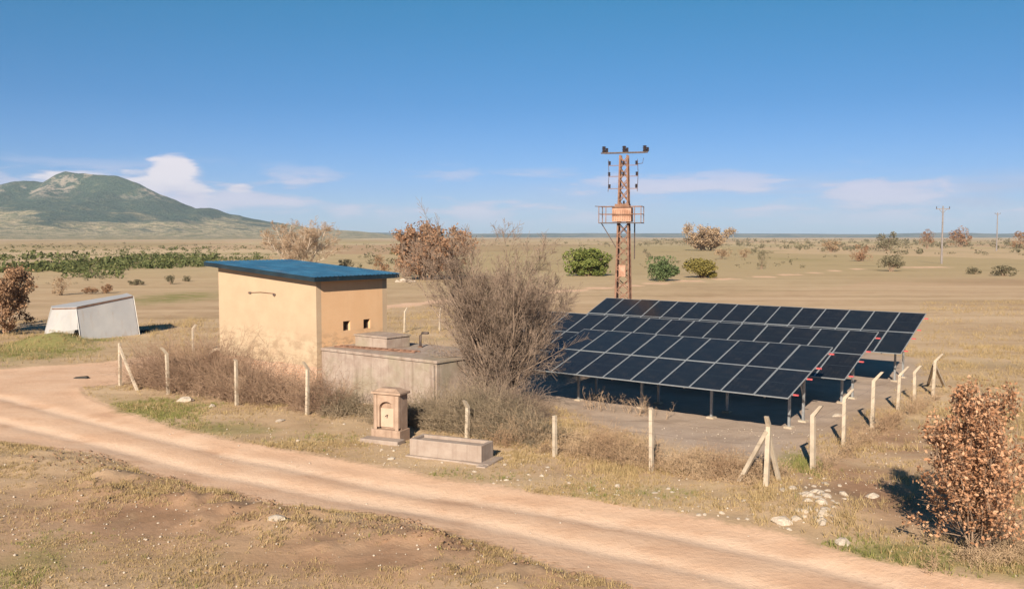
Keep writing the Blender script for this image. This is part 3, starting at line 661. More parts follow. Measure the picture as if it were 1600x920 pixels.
for sx in (-1, 1): MB().box(sx*0.46-0.07, sx*0.46+0.07, -0.045, -0.003, 0.42, ht-0.02).build('pilaster', M['fountain'], fo, bevel=0.01)
MB().box(-hw-0.22, hw+0.3, -0.62, -0.09, -0.15, 0.16).build('step', M['trough'], fo, bevel=0.02)
tp = P(640, 712); tz = gz(tp[0]+1.2, tp[1]-0.6)
tr = thing('stone_trough', 'long pale concrete drinking trough right of the arched fountain', 'trough', (tp[0], tp[1], tz), math.radians(-24.5))
TL, TD, TH, tw = 2.75, 0.92, 0.60, 0.13
MB().box(0, TL, 0, tw, 0.02, TH).build('side_wall', M['trough'], tr, bevel=0.02)
MB().box(0, TL, TD-tw, TD, 0.02, TH).build('side_wall', M['trough'], tr, bevel=0.02)
MB().box(0.002, tw, tw+.002, TD-tw-.002, 0.02, TH-0.003).build('end_wall', M['trough'], tr, bevel=0.015)
MB().box(TL-tw, TL-0.002, tw+.002, TD-tw-.002, 0.02, TH-0.003).build('end_wall', M['trough'], tr, bevel=0.015)
MB().box(tw, TL-tw, tw, TD-tw, 0.02, 0.50).build('silt_bed', M['trough'], tr)
MB().box(-0.1, TL+0.32, -0.14, TD+0.1, -0.25, 0.05).build('apron', M['trough'], tr, bevel=0.02)
MB().box(TL+0.0, TL+0.34, -0.42, 0.2, -0.25, 0.03).build('apron', M['trough'], tr, bevel=0.02)
sl_ = MB().box(-0.45, 0.5, -0.14, 0.12, -0.1, 0.06).build('broken_slab', M['trough'], None, G(738, 724), (0.03, 0.02, -0.5), bevel=0.02)
tag(sl_, 'broken flat concrete slab lying at the right foot of the trough', 'slab')

# ------------------------------------------------------------------ fences
OUT_F, OUT_R = -RF, RE
def post_mesh(h, bend, outd, w=0.13, lean=0.0):
    """square concrete post, tapered a little, with an angled arm"""
    o = np.array([outd[0], outd[1], 0.0]); s = np.array([-outd[1], outd[0], 0.0])
    pts = [np.array([0, 0, -0.3]), np.array([0, 0, h])]
    if bend: pts.append(np.array([0, 0, h])+o*bend*0.62+np.array([0, 0, bend*0.78]))
    V = []; F = []
    for i, p in enumerate(pts):
        ww = w*(1-0.12*i); tilt = (0.0 if i == 0 else (0.28 if (i == 1 and bend) else 0.0))
        for a, b in ((-1, -1), (1, -1), (1, 1), (-1, 1)):
            V.append(p+o*a*ww/2+s*b*ww/2-np.array([0, 0, tilt*a*ww/2]))
    n = len(pts)
    for i in range(n-1):
        for k in range(4): F.append((4*i+k, 4*i+(k+1) % 4, 4*i+4+(k+1) % 4, 4*i+4+k))
    F.append((3, 2, 1, 0)); F.append(tuple(4*(n-1)+k for k in range(4)))
    return np_mesh('fence_post', V, F, M['post'])
def fence(label, posts, outd, braces=(), wire=True, wz=(0.35, 0.8, 1.25, 1.65)):
    base = G(*posts[0][:2]); base = base*np.array([1, 1, 0])
    f = thing('wire_fence', label, 'fence', base, 0.0, 'fence of concrete posts round the yard')
    pos = []
    for (u, v, h, bend) in posts:
        p = G(u, v); pos.append((p, h))
        o = ob('fence_post', post_mesh(h, bend, outd, 0.125+0.02*random.random()), f, p-base, (random.uniform(-.03, .03), random.uniform(-.03, .03), random.uniform(-.1, .1)))
    for (u0, v0, hz, u1, v1) in braces:
        a = G(u0, v0)-base+np.array([0, 0, hz]); b_ = G(u1, v1)-base-np.array([0, 0, 0.2])
        MB().bar(a, b_, 0.12).build('brace', M['post'], f, bevel=0.01)
    if wire:
        for z in wz:
            pts = []
            for i, (p, h) in enumerate(pos):
                q = p-base+np.array([0, 0, min(z, h-0.05)])+np.array([outd[0], outd[1], 0])*0.07
                if i:
                    for t in (0.33, 0.67): pts.append(pts_last*(1-t)+q*t-np.array([0, 0, 0.05*math.sin(math.pi*t)]))
                pts.append(q); pts_last = q
            MB().tube(pts, [0.0028]*len(pts), 3).build('wire', M['steel_dark'], f)
    return f
fence('front fence of bent concrete posts along the dirt road verge',
      [(188, 602, 2.15, 0), (263, 615, 1.95, .42), (370, 634, 2.0, 0.1), (480, 648, 1.95, .40), (730, 684, 1.18, .36), (867, 712, 1.42, 0), (1018, 736, 2.02, 0.08), (1197, 763, 1.80, .42)], OUT_F,
      [(188, 602, 1.95, 217, 611), (1197, 763, 1.65, 1150, 752), (1199, 762, 1.6, 1219, 752)])
fence('right hand fence of bent concrete posts beyond the panel yard',
      [(1270, 733, 1.75, .46), (1318, 698, 1.74, .48), (1363, 668, 1.85, .5), (1403, 641, 1.55, .55), (1429, 627, 1.35, .42), (1458, 618, 1.65, .5)], OUT_R,
      [(1458, 618, 1.55, 1478, 604), (1458, 618, 1.5, 1449, 600)])
fence('rear fence of bent concrete posts seen behind the pump house and bare tree', [(302, 549, 1.5, .35), (632, 519, 1.6, .45), (687, 517, 1.65, .45), (820, 528, 1.6, .45)], RF)

# ------------------------------------------------------------------ transformer pylon
def pylon():
    d = 68.0; x0 = (974-U0)/FPX*d
    z_at = lambda v: PD(974, v, d)[2]
    t = thing('lattice_pylon', 'rusty lattice steel transformer pylon rising behind the solar panels', 'pylon', (x0, d, gz(x0, d)), math.radians(-16))
    H = z_at(243); hb, htp = 0.56, 0.26
    def cor(z, sx, sy): w = hb+(htp-hb)*z/H; return np.array([sx*w, sy*w, z])
    for sx in (-1, 1):
        for sy in (-1, 1): MB().bar(cor(-0.3, sx, sy), cor(H, sx, sy), 0.125).build('leg', M['rust'], t)
    lev = np.linspace(0.3, H-0.1, 17)
    for k in range(16):
        for ax in range(4):
            a, b = [((-1, -1), (1, -1)), ((1, -1), (1, 1)), ((1, 1), (-1, 1)), ((-1, 1), (-1, -1))][ax]
            if k % 2: a, b = b, a
            MB().bar(cor(lev[k], *a), cor(lev[k+1], *b), 0.065).build('lattice_bar', M['rust'], t)
            MB().bar(cor(lev[k], *b), cor(lev[k+1], *a), 0.055).build('lattice_bar', M['rust'], t)
    za = z_at(239)
    arm = MB(); arm.bar((-1.72, 0, za), (1.72, 0, za), 0.12, 0.10); arm.bar((-1.5, 0.25, za-0.02), (1.5, 0.25, za-0.02), 0.05)
    arm = arm.build('crossarm', M['steel_dark'], t)
    def ins(x, y, z, s, name='insulator', par=t, hor=False):
        pts = []; rad = []
        for k in range(9): pts.append((x, y, z+0.05*k*s)); rad.append((0.15 if k % 2 else 0.085)*s)
        MB().tube(pts, rad, 10).build(name, M['insulator'], par, sm=False)
    for x in (-1.5, 0, 1.5): ins(x, 0, za+0.05, 1.1, par=arm); ins(x+0.2, 0.1, za+0.05, 0.8, par=arm)
    for v, xs_ in ((258, (-1.02, 0.0, 0.95)), (275, (-1.05, 0.0, 0.98)), (294, (-1.02, 0.95))):
        z = z_at(v); b = MB(); b.bar((-1.1, -0.3, z-0.06), (1.05, -0.3, z-0.06), 0.045)
        b = b.build('switch_arm', M['rust'], t)
        for x in xs_: ins(x, -0.3, z-0.02, 0.7, par=b)
    for x in (-1.12, 1.02):
        MB().tube([(x, -0.3, z_at(250)), (x+0.06, -0.32, z_at(272)), (x, -0.3, z_at(300))], [0.022]*3, 6).build('jumper_cable', M['steel_dark'], t)
    MB().tube([(0.9, 0, z_at(257)), (1.35, 0, z_at(256)), (1.42, 0, z_at(248))], [0.025]*3, 6).build('switch_lever', M['steel_dark'], t)
    zp, zt = z_at(348), z_at(322)
    pf = MB(); pf.box(-1.75, 1.4, -0.75, 0.75, zp-0.06, zp); pf = pf.build('platform', M['steel_dark'], t)
    for (x, y) in ((-1.72, -0.72), (-1.72, 0.72), (1.37, -0.72), (1.37, 0.72), (0.9, -0.72), (-1.2, -0.72)): MB().bar((x, y, zp), (x, y, zt-0.05), 0.05).build('guard_post', M['rust'], pf)
    for (a, b_) in (((-1.72, -0.72), (1.37, -0.72)), ((1.37, -0.72), (1.37, 0.72)), ((-1.72, 0.72), (1.37, 0.72)), ((-1.72, -0.72), (-1.72, 0.72))):
        for z in (zt-0.05, (zp+zt)/2): MB().bar((*a, z), (*b_, z), 0.045).build('guard_rail', M['rust'], pf)
    MB().bar((-1.6, -0.3, zp-0.05), (-0.45, -0.35, zp-1.9), 0.06).build('strut', M['steel_dark'], pf)
    MB().bar((-2.1, -0.2, zt-0.02), (-0.7, -0.2, zt-0.08), 0.22, 0.05).build('bracket', M['steel_dark'], pf)
    tb = MB().box(-0.78, 0.62, -0.55, 0.5, zp+0.05, zt-0.1).build('transformer', M['box_paint'], t, bevel=0.04)
    for k in range(8): MB().box(-0.7+k*0.17, -0.67+k*0.17, -0.66, -0.553, zp+0.2, zt-0.3).build('cooling_fin', M['box_paint'], tb)
    MB().box(-0.6, 0.45, -0.45, 0.4, zt-0.097, zt+0.13).build('tank_lid', M['rust'], tb)
    for x in (-0.4, 0, 0.35): ins(x, 0, zt+0.133, 0.6, 'bushing', tb)
    MB().tube([(0.72, 0.62, z_at(405)), (0.72, 0.62, zp)], [0.05]*2, 6).build('cable_conduit', M['steel_dark'], t)
    MB().box(-0.24, 0.26, -0.62, -0.38, z_at(432), z_at(414)).build('meter_box', M['box_paint'], t)
pylon()
def far_pole(u, vb, vt, label, wide):
    p = G(u, vb); top = PD(u, vt, p[1])[2]; h = top-p[2]
    t = thing('power_pole', label, 'pole', p, 0.1, 'distant power poles')
    MB().tube([(0, 0, -0.5), (0, 0, h)], [0.30*h/16, 0.17*h/16], 10).build('shaft', M['pole_dark'], t)
    a = MB().bar((-wide, 0, h-0.8), (wide, 0, h-0.8), 0.2, 0.22).build('crossarm', M['pole_dark'], t)
    for x in (-wide*0.95, 0.0, wide*0.95): MB().tube([(x, 0.14 if x == 0 else 0, h-0.69), (x, 0.14 if x == 0 else 0, h-0.1)], [0.13, 0.09], 8).build('insulator', M['insulator'], a)
    for s in (-1, 1): MB().bar((s*wide*0.6, 0, h-0.8), (0, 0, h-2.0), 0.1).build('strut', M['pole_dark'], a)
far_pole(1471, 412, 322, 'taller grey power pole standing in the right hand field', 2.0)
far_pole(1557, 391, 332, 'smaller, more distant power pole near the right edge', 1.6)

# ------------------------------------------------------------------ tipped sheet metal box
def metal_box():
    q = lambda u, v, d: PD(u, v, d)
    g = lambda u, v: P(u, v, 0.0)
    d0 = g(120, 530)[1]
    A = g(127, 531); B = g(217, 523); D_ = q(70, 518, A[1]+1.6); Dd = q(104, 512, A[1]+0.8)
    top = [q(120, 481, A[1]+0.15), q(207, 463, B[1]+0.2), q(82, 482, A[1]+2.0)]
    base = np.array([A[0], A[1], gz(A[0], A[1])])
    t = thing('metal_box', 'pale grey sheet metal box lying tipped in the field at left', 'metal box', base, 0.0)
    th = 0.06
    back = np.array([-1.7, 3.0, 0.0])
    def sheet(name, pts, off, mat=M['sheet']):
        pts = [np.array(p)-base for p in pts]; off = np.array(off)
        MB().quadbox([pts[0], pts[1], pts[1]+off, pts[0]+off, pts[3], pts[2], pts[2]+off, pts[3]+off]).build(name, mat, t)
    sheet('side_panel', [A-[0, 0, .1], B-[0, 0, .1], top[1], top[0]], (0.01, th, 0))
    lift = D_.copy(); lift[2] = 0.25
    al = A.copy(); al[2] = 0.75; al = al+(top[0]-al)*0.0; al[0] -= 0.25
    sheet('end_panel', [lift-[.05, 0, 0], al-[.02, -.02, 0], top[0]-[.012, 0, 0], top[2]], (0.05, th, 0))
    bB = B+back; bt = top[1]+back*0.9; bl_ = top[2]+back*0.55; bD = lift+back*0.6
    sheet('end_panel', [B-[0, 0, .1]+[.02, .07, 0], bB-[0, 0, .1], bt, top[1]+[.02, .07, 0]], (0.05, 0.0, 0))
    sheet('side_panel', [bD-[0, 0, .3], bB-[0.05, 0, .1], bt-[0.05, 0, 0], bl_], (0, 0.05, 0))
    z2 = np.array([0, 0, 0.012])
    MB().quadbox([top[2]-base+z2, top[0]-base+z2, bt-base+z2, bl_-base+z2, top[2]-base+z2*5, top[0]-base+z2*5, bt-base+z2*5, bl_-base+z2*5]).build('roof_sheet', M['sheet'], t)
    MB().quadbox([top[0]-base+z2*6, top[1]-base+z2*2, bt-base+z2*2, bt-base+z2*2+[-.05, 0, 0], top[0]-base+z2*9, top[1]-base+z2*7, bt-base+z2*7, bt-base+z2*7+[-.05, 0, 0]]).build('roof_sheet', M['sheet'], t)
    for a, b_ in ((top[0], top[1]), (top[2], top[0])): MB().bar(a-base-[0, .05, .02], b_-base-[0, .05, .02], 0.07).build('rim', M['rust'], t)
    MB().bar(A-base-[0.02, .06, .05], top[0]-base-[0.02, .05, .06], 0.05).build('corner_strip', M['sheet'], t)
metal_box()
p = G(224, 518); o = MB().tube([(0, 0, 0.32+0.32*math.cos(a)) if 0 else (0.34*math.cos(a), 0.05*math.sin(2*a), 0.36+0.34*math.sin(a)) for a in np.linspace(0, 2*math.pi, 15)], [0.12]*15, 8).build('tyre', M['cloth'], None, p-np.array([0, 0, 0.02]), (1.45, 0, 0.5), sm=True)
tag(o, 'black tyre lying at the right end of the tipped metal box', 'tyre')
p = G(127, 590); o = MB().quadbox([(-.45, -.1, 0), (.4, -.16, 0), (.45, .12, 0), (-.35, .16, 0), (-.3, -.05, .1), (.3, -.1, .16), (.35, .06, .14), (-.2, .1, .07)]).build('dark_rag', M['cloth'], None, p, bevel=0.03)
tag(o, 'dark scrap lying on the dirt road before the leftmost fence post', 'scrap')
# broken concrete ring showing left of the pump house
p = G(340, 563)
rg = MB(); n = 12; V = []
for k in range(n+1):
    a = math.pi*k/n
    for (r, y) in ((0.62, 0), (0.62, 0.9), (0.78, 0.9), (0.78, 0)): V.append((r*math.cos(a), y, r*math.sin(a)))
F = [(4*k+i, 4*k+4+i, 4*k+4+(i+1) % 4, 4*k+(i+1) % 4) for k in range(n) for i in range(4)]+[(0, 1, 2, 3), tuple(4*n+i for i in (3, 2, 1, 0))]
tag(ob('culvert_ring', np_mesh('culvert_ring', V, F, M['post']), None, p, (0, 0, ROT+0.3)), 'half round concrete culvert ring left of the pump house', 'culvert')

# ------------------------------------------------------------------ branches and leaves
def tubes(Pn, Rn, sides=3):
    n, k, _ = Pn.shape
    T = np.empty_like(Pn); T[:, 1:-1] = Pn[:, 2:]-Pn[:, :-2]; T[:, 0] = Pn[:, 1]-Pn[:, 0]; T[:, -1] = Pn[:, -1]-Pn[:, -2]
    T /= np.linalg.norm(T, axis=2, keepdims=True)+1e-9
    ref = np.where(np.abs(T[..., 2:3]) < 0.9, np.array([0, 0, 1.0]), np.array([1.0, 0, 0]))
    A = np.cross(T, ref); A /= np.linalg.norm(A, axis=2, keepdims=True)+1e-9; B = np.cross(A, T)
    ang = 2*np.pi*np.arange(sides)/sides
    V = Pn[:, :, None, :]+Rn[:, :, None, None]*(np.cos(ang)[None, None, :, None]*A[:, :, None, :]+np.sin(ang)[None, None, :, None]*B[:, :, None, :])
    base = (np.arange(n)*k*sides)[:, None, None]; i = (np.arange(k-1)*sides)[None, :, None]; j = np.arange(sides)[None, None, :]; j2 = (j+1) % sides
    F = np.stack([base+i+j, base+i+j2, base+i+sides+j2, base+i+sides+j], -1).reshape(-1, 4)
    return V.reshape(-1, 3), F
def curves(start, dirn, length, k, wob, up, r):
    """curved stems from start along dirn; up bends them to the sky (or, negative, over)"""
    n = len(start); pts = np.zeros((n, k, 3)); pts[:, 0] = start; d = dirn/np.linalg.norm(dirn, axis=1, keepdims=True)
    for i in range(1, k):
        d = d+r.normal(0, wob, (n, 3)); d[:, 2] += up; d /= np.linalg.norm(d, axis=1, keepdims=True)
        pts[:, i] = pts[:, i-1]+d*(length/(k-1))[:, None]
    return pts
def offshoots(Pn, Rn, m, t0, t1, a0, a1, lratio, k, wob, up, r, taper=0.35, rr=0.55):
    n, kk, _ = Pn.shape
    par = np.repeat(np.arange(n), m); t = r.uniform(t0, t1, n*m)*(kk-1); i = np.minimum(t.astype(int), kk-2); f = (t-i)[:, None]
    s = Pn[par, i]*(1-f)+Pn[par, i+1]*f; tan = Pn[par, i+1]-Pn[par, i]; tan /= np.linalg.norm(tan, axis=1, keepdims=True)+1e-9
    rv = r.normal(0, 1, (n*m, 3)); perp = rv-(rv*tan).sum(1, keepdims=True)*tan; perp /= np.linalg.norm(perp, axis=1, keepdims=True)+1e-9
    a = r.uniform(a0, a1, n*m)[:, None]; d = tan*np.cos(a)+perp*np.sin(a)
    plen = np.linalg.norm(np.diff(Pn, axis=1), axis=2).sum(1)[par]
    L = plen*lratio*r.uniform(0.6, 1.15, n*m)*(1.15-0.55*t/(kk-1))
    pts = curves(s, d, L, k, wob, up, r)
    r0 = (Rn[par, i]*(1-f[:, 0])+Rn[par, i+1]*f[:, 0])*rr
    return pts, r0[:, None]*np.linspace(1, taper, k)[None, :]
def join(parts):
    V = []; F = []; n = 0
    for v, f in parts: V.append(v); F.append(f+n); n += len(v)
    return np.concatenate(V), np.concatenate(F)
def leaf_mesh(name, cen, size, mat, r, flat=0.0, stretch=1.6):
    n = len(cen); a = r.normal(0, 1, (n, 3)); a[:, 2] *= (1-flat); a /= np.linalg.norm(a, axis=1, keepdims=True)
    b = np.cross(a, r.normal(0, 1, (n, 3))); b /= np.linalg.norm(b, axis=1, keepdims=True)
    s = (size*r.uniform(0.6, 1.35, n))[:, None]; a = a*s*stretch*0.5; b = b*s*0.5
    V = np.stack([cen-a, cen+b*0.9-a*0.1, cen+a, cen-b*0.9+a*0.1], 1).reshape(-1, 3)
    F = np.arange(4*n).reshape(n, 4)
    me = np_mesh(name, V, F, mat)
    at = me.attributes.new('tone', 'FLOAT', 'FACE'); at.data.foreach_set('value', r.uniform(0, 1, n).astype(np.float32))
    return me
def tree(name, label, cat, base, height, width, mats, seed, stems=1, trunk_h=0.2, lev=((7, .55), (6, .45), (6, .4)), r0=None, leaves=0, leaf=0.1, leafmat=None, up=0.12, spread=0.5, depth=None, group=None, twig=0.006, wob=0.16, spreadout=0.10, cone=0.0):
    r = np.random.default_rng(seed); depth = depth or width
    t = thing(name, label, cat, base, 0.0, group)
    r0 = r0 or height*0.022
    ang = r.uniform(0, 2*np.pi, stems); st = np.stack([np.cos(ang)*spreadout*width, np.sin(ang)*spreadout*depth, np.full(stems, -0.15)], 1)*(1 if stems > 1 else np.array([0, 0, 1.0]))
    lean = spread*r.uniform(0.2, 1.0, stems)
    dr = np.stack([np.cos(ang)*lean, np.sin(ang)*lean*depth/width, np.ones(stems)], 1)
    if stems == 1: dr = np.array([[0.08*r.normal(), 0.08*r.normal(), 1.0]])
    Ls = height*(0.72 if stems == 1 else 0.85)*r.uniform(0.75, 1.05, stems)
    if stems == 1: Ls[:] = height*0.62
    p0 = curves(st, dr, Ls, 8, 0.09, 0.04, r); R0 = r0*np.linspace(1, 0.3, 8)[None, :]*r.uniform(0.7, 1.1, (stems, 1))
    levels = [(p0, R0)]; t0 = trunk_h
    for li, (m, lr) in enumerate(lev):
        q, Rq = offshoots(levels[-1][0], levels[-1][1], m, t0 if li == 0 else 0.15, 1.0, 0.35, 1.05, lr, 5 if li < 2 else 4, wob, up*(0.5 if li else 0.8), r)
        levels.append((q, np.maximum(Rq, twig))); t0 = 0.15
    # bring the whole into the measured height and width
    allp = np.concatenate([p.reshape(-1, 3) for p, _ in levels])
    sc = np.array([width/np.ptp(np.percentile(allp[:, 0], [1, 99])), depth/np.ptp(np.percentile(allp[:, 1], [1, 99])), height/np.percentile(allp[:, 2], 99.7)])
    cx = np.array([np.median(allp[:, 0]), np.median(allp[:, 1]), 0])*0.6
    def fit(p):
        w = np.clip(p[..., 2:3]/(0.25*allp[:, 2].max()), 0, 1); return (p-cx*w)*(sc*w*np.array([1, 1, 0])+np.array([1, 1, 0])*(1-w)*np.minimum(sc, 1.2)+np.array([0, 0, sc[2]]))
    levels = [(fit(p), R) for p, R in levels]
    if cone: levels = [(p*np.concatenate([np.repeat(np.clip(1+cone*(0.55-p[..., 2:3]/height), 0.25, 1.4), 2, -1), np.ones_like(p[..., 2:3])], -1), R) for p, R in levels]
    V, F = join([tubes(*levels[0], 8), tubes(*levels[1], 5)]); ob('trunk', np_mesh('trunk', V, F, mats[0], True), t)
    V, F = join([tubes(p, R, 3) for p, R in levels[2:]]); cr = ob('crown', np_mesh('crown', V, F, mats[1], True), t)
    if leaves:
        p = levels[-1][0]; n = len(p); pick = r.integers(0, n, leaves); k = r.integers(1, p.shape[1], leaves)
        cen = p[pick, k]+r.normal(0, leaf*1.2, (leaves, 3)); cen = cen[cen[:, 2] > 0.02*height]
        ob('foliage', leaf_mesh('foliage', cen, leaf, leafmat, r), cr)
    return t
def bush(name, label, cat, u, vb, vt, uw, mat, seed, n=2600, clumps=26, leaf=None, bark='bark_brown', group=None, depthf=0.8, low=0.0):
    """a rounded, uneven leafy shrub on the ground seen at (u, vb), top at vt, uw pixels wide"""
    r = np.random.default_rng(seed); base = G(u, vb); d = base[1]
    W = uw/FPX*d; H = PD(u, vt, d)[2]-base[2]
    t = thing(name, label, cat, base, 0.0, group)
    leaf = leaf or max(0.09, W*0.035)
    th = np.arange(clumps)*2.39996+r.normal(0, .3, clumps); rad = np.sqrt((np.arange(clumps)+0.5)/clumps)*0.37; zz = r.uniform(0.14, 0.80, clumps)
    wf = np.sqrt(np.clip(1-((zz-0.42)/0.62)**2, 0.1, 1))
    cc = np.stack([np.cos(th)*rad*W*wf, np.sin(th)*rad*W*depthf*wf, zz*H], 1)
    cr = np.array([W*0.18, W*0.18*depthf, H*0.20])*r.uniform(0.45, 1.45, (clumps, 1))
    pick = r.integers(0, clumps, n); dv = r.normal(0, 1, (n, 3)); dv /= np.linalg.norm(dv, axis=1, keepdims=True)
    cen = cc[pick]+dv*cr[pick]*np.cbrt(r.uniform(0.15, 1.1, n))[:, None]; cen = cen[cen[:, 2] > 0.03*H+low]
    s0 = np.zeros((clumps, 3)); s0[:, :2] = r.normal(0, 0.05*W, (clumps, 2)); s0[:, 2] = -0.1
    mid = s0*0.5+cc*0.5; mid[:, 2] += 0.08*H; pts = np.stack([s0, s0*0.6+mid*0.4, mid, cc], 1)
    Rr = np.linspace(1, 0.25, 4)[None, :]*np.full((clumps, 1), max(0.02, W*0.011))
    V, F = tubes(pts, Rr, 5); ob('trunk', np_mesh('trunk', V, F, M[bark], True), t)
    ob('crown', leaf_mesh('crown', cen, leaf, M[mat], r, 0.2), t)
    return t

# the big bare many-stemmed tree between reservoir and panels
b0 = G(782, 640)
tree('bare_tree', 'large leafless many-stemmed tree between the reservoir and the solar panels', 'tree', b0, 7.9, 6.6, (M['bark_grey'], M['twig_grey']), 11, stems=26, trunk_h=0.10, lev=((9, .50), (9, .52), (11, .5)), r0=0.07, up=0.20, spread=0.60, depth=5.2, twig=0.0052, spreadout=0.04, cone=-0.25)
# dry leaved oak bush, lower right
tree('oak_bush', 'bushy young oak with rust brown dry leaves in the right foreground', 'bush', G(1530, 868), 4.0, 2.9, (M['bark_brown'], M['bark_brown']), 33, stems=15, trunk_h=0.08, lev=((10, .40), (7, .5), (4, .6)), r0=0.03, leaves=14500, leaf=0.062, leafmat=M['leaf_oak'], up=0.22, spread=0.5, depth=2.4, twig=0.004, spreadout=0.05, cone=0.85)
# oak at the left edge
tree('oak_tree', 'brown leaved oak at the left edge beside the tipped metal box', 'tree', G(2, 521), 5.3, 6.0, (M['bark_brown'], M['bark_brown']), 31, stems=8, trunk_h=0.08, lev=((9, .45), (7, .45), (6, .45)), r0=0.08, leaves=12000, leaf=0.13, leafmat=M['leaf_dry'], up=0.10, spread=0.5, twig=0.008, spreadout=0.06)
# behind the pump house
tree('bare_tree', 'wide pale leafless tree standing behind the pump house roof', 'tree', G(468, 428), 10.8, 14.0, (M['bark_pale'], M['twig_tan']), 41, stems=8, trunk_h=0.12, lev=((10, .5), (9, .55), (9, .6)), r0=0.20, up=0.09, spread=0.75, twig=0.022, spreadout=0.03)
tree('oak_tree', 'large russet oak between pump house and bare tree', 'tree', G(666, 437), 9.4, 11.5, (M['bark_grey'], M['twig_tan']), 44, stems=16, trunk_h=0.10, lev=((9, .5), (8, .5), (7, .5)), r0=0.18, leaves=15000, leaf=0.33, leafmat=M['leaf_red'], up=0.06, spread=0.6, twig=0.02, spreadout=0.06)
tree('bare_tree', 'pale round crowned tree on the skyline right of the pylon', 'tree', G(1106, 391), 14.2, 25.0, (M['bark_grey'], M['bark_pale']), 47, stems=8, trunk_h=0.10, lev=((9, .5), (8, .5), (7, .5)), r0=0.30, leaves=9000, leaf=0.6, leafmat=M['leaf_tan'], up=0.05, spread=0.7, twig=0.04, spreadout=0.04)
bush('evergreen_bush', 'big rounded green bush just left of the pylon', 'bush', 919, 431, 386, 80, 'leaf_green', 51, 6500, 34)
bush('evergreen_bush', 'dark green rounded bush just right of the pylon', 'bush', 1036, 439, 401, 56, 'leaf_dark', 52, 4200, 24)
bush('evergreen_bush', 'yellowish olive bush next to the dark green bush', 'bush', 1096, 434, 404, 62, 'leaf_olive', 53, 3600, 22)
sk = [('autumn_tree', 'small orange tree left of the taller far power pole', 'tree', 1448, 388, 358, 26, 'leaf_red'), ('autumn_tree', 'round orange brown tree right of the taller far power pole', 'tree', 1500, 386, 353, 38, 'leaf_red'),
      ('autumn_tree', 'brown tree cut off by the right edge of the picture', 'tree', 1594, 388, 360, 36, 'leaf_dry'), ('field_bush', 'reddish bush in the right middle distance', 'bush', 1344, 408, 378, 34, 'leaf_red'),
      ('field_bush', 'tall dark grey bush behind the reddish bush', 'bush', 1385, 392, 358, 42, 'leaf_greyish'), ('field_bush', 'olive grey shrub left of the taller far power pole foot', 'bush', 1392, 424, 392, 46, 'leaf_greyish'),
      ('field_bush', 'low dark shrub in the right field, left of the edge one', 'bush', 1521, 428, 415, 28, 'leaf_greyish'), ('field_bush', 'wide low dark shrub near the right edge of the field', 'bush', 1568, 431, 414, 44, 'leaf_greyish'),
      ('field_bush', 'greyish brown bush between the skyline tree and reddish bush', 'bush', 1298, 394, 374, 34, 'leaf_tan'), ('field_bush', 'small green grey bush right of the olive bush', 'bush', 1190, 420, 386, 20, 'leaf_greyish'),
      ('field_bush', 'small tan bush above the olive bush', 'bush', 1128, 404, 386, 30, 'leaf_tan'), ('field_bush', 'small dark shrub behind the right of the dark green bush', 'bush', 1008, 396, 388, 9, 'leaf_greyish'),
      ('field_bush', 'tiny round shrub beyond the pylon foot', 'bush', 1014, 404, 394, 11, 'leaf_greyish'), ('field_bush', 'grey shrub touching the pale round crowned tree at right', 'bush', 1163, 402, 388, 22, 'leaf_tan'),
      ('field_bush', 'brown bush behind the blue roof, left of the russet oak', 'bush', 596, 428, 398, 34, 'leaf_dry'), ('field_bush', 'green bush showing over the middle of the blue roof', 'bush', 538, 424, 402, 32, 'leaf_greyish'), ('field_bush', 'russet bush at the left foot of the russet oak', 'bush', 632, 432, 400, 36, 'leaf_red'),
      ('field_bush', 'grey bare bush left of the tipped metal box top', 'bush', 95, 461, 429, 32, 'leaf_tan'), ('field_bush', 'low brown shrub above the left half of the tipped metal box', 'bush', 141, 459, 448, 28, 'leaf_dry'), ('field_bush', 'upright brown shrub above the middle of the tipped metal box', 'bush', 167, 458, 443, 19, 'leaf_dry'),
      ('field_bush', 'wide dark flat shrub in the left field', 'bush', 213, 445, 435, 30, 'leaf_greyish'), ('field_bush', 'small upright dark shrub in the left field, taller of a pair', 'bush', 266, 444, 427, 17, 'leaf_greyish'), ('field_bush', 'small dark shrub left of the pump house, shorter of a pair', 'bush', 292, 440, 430, 13, 'leaf_greyish')]
for i, (nm, lb, ct, u, vb, vt, uw, mt) in enumerate(sk): bush(nm, lb, ct, u, vb, vt, uw, mt, 100+i, 1300, 14)

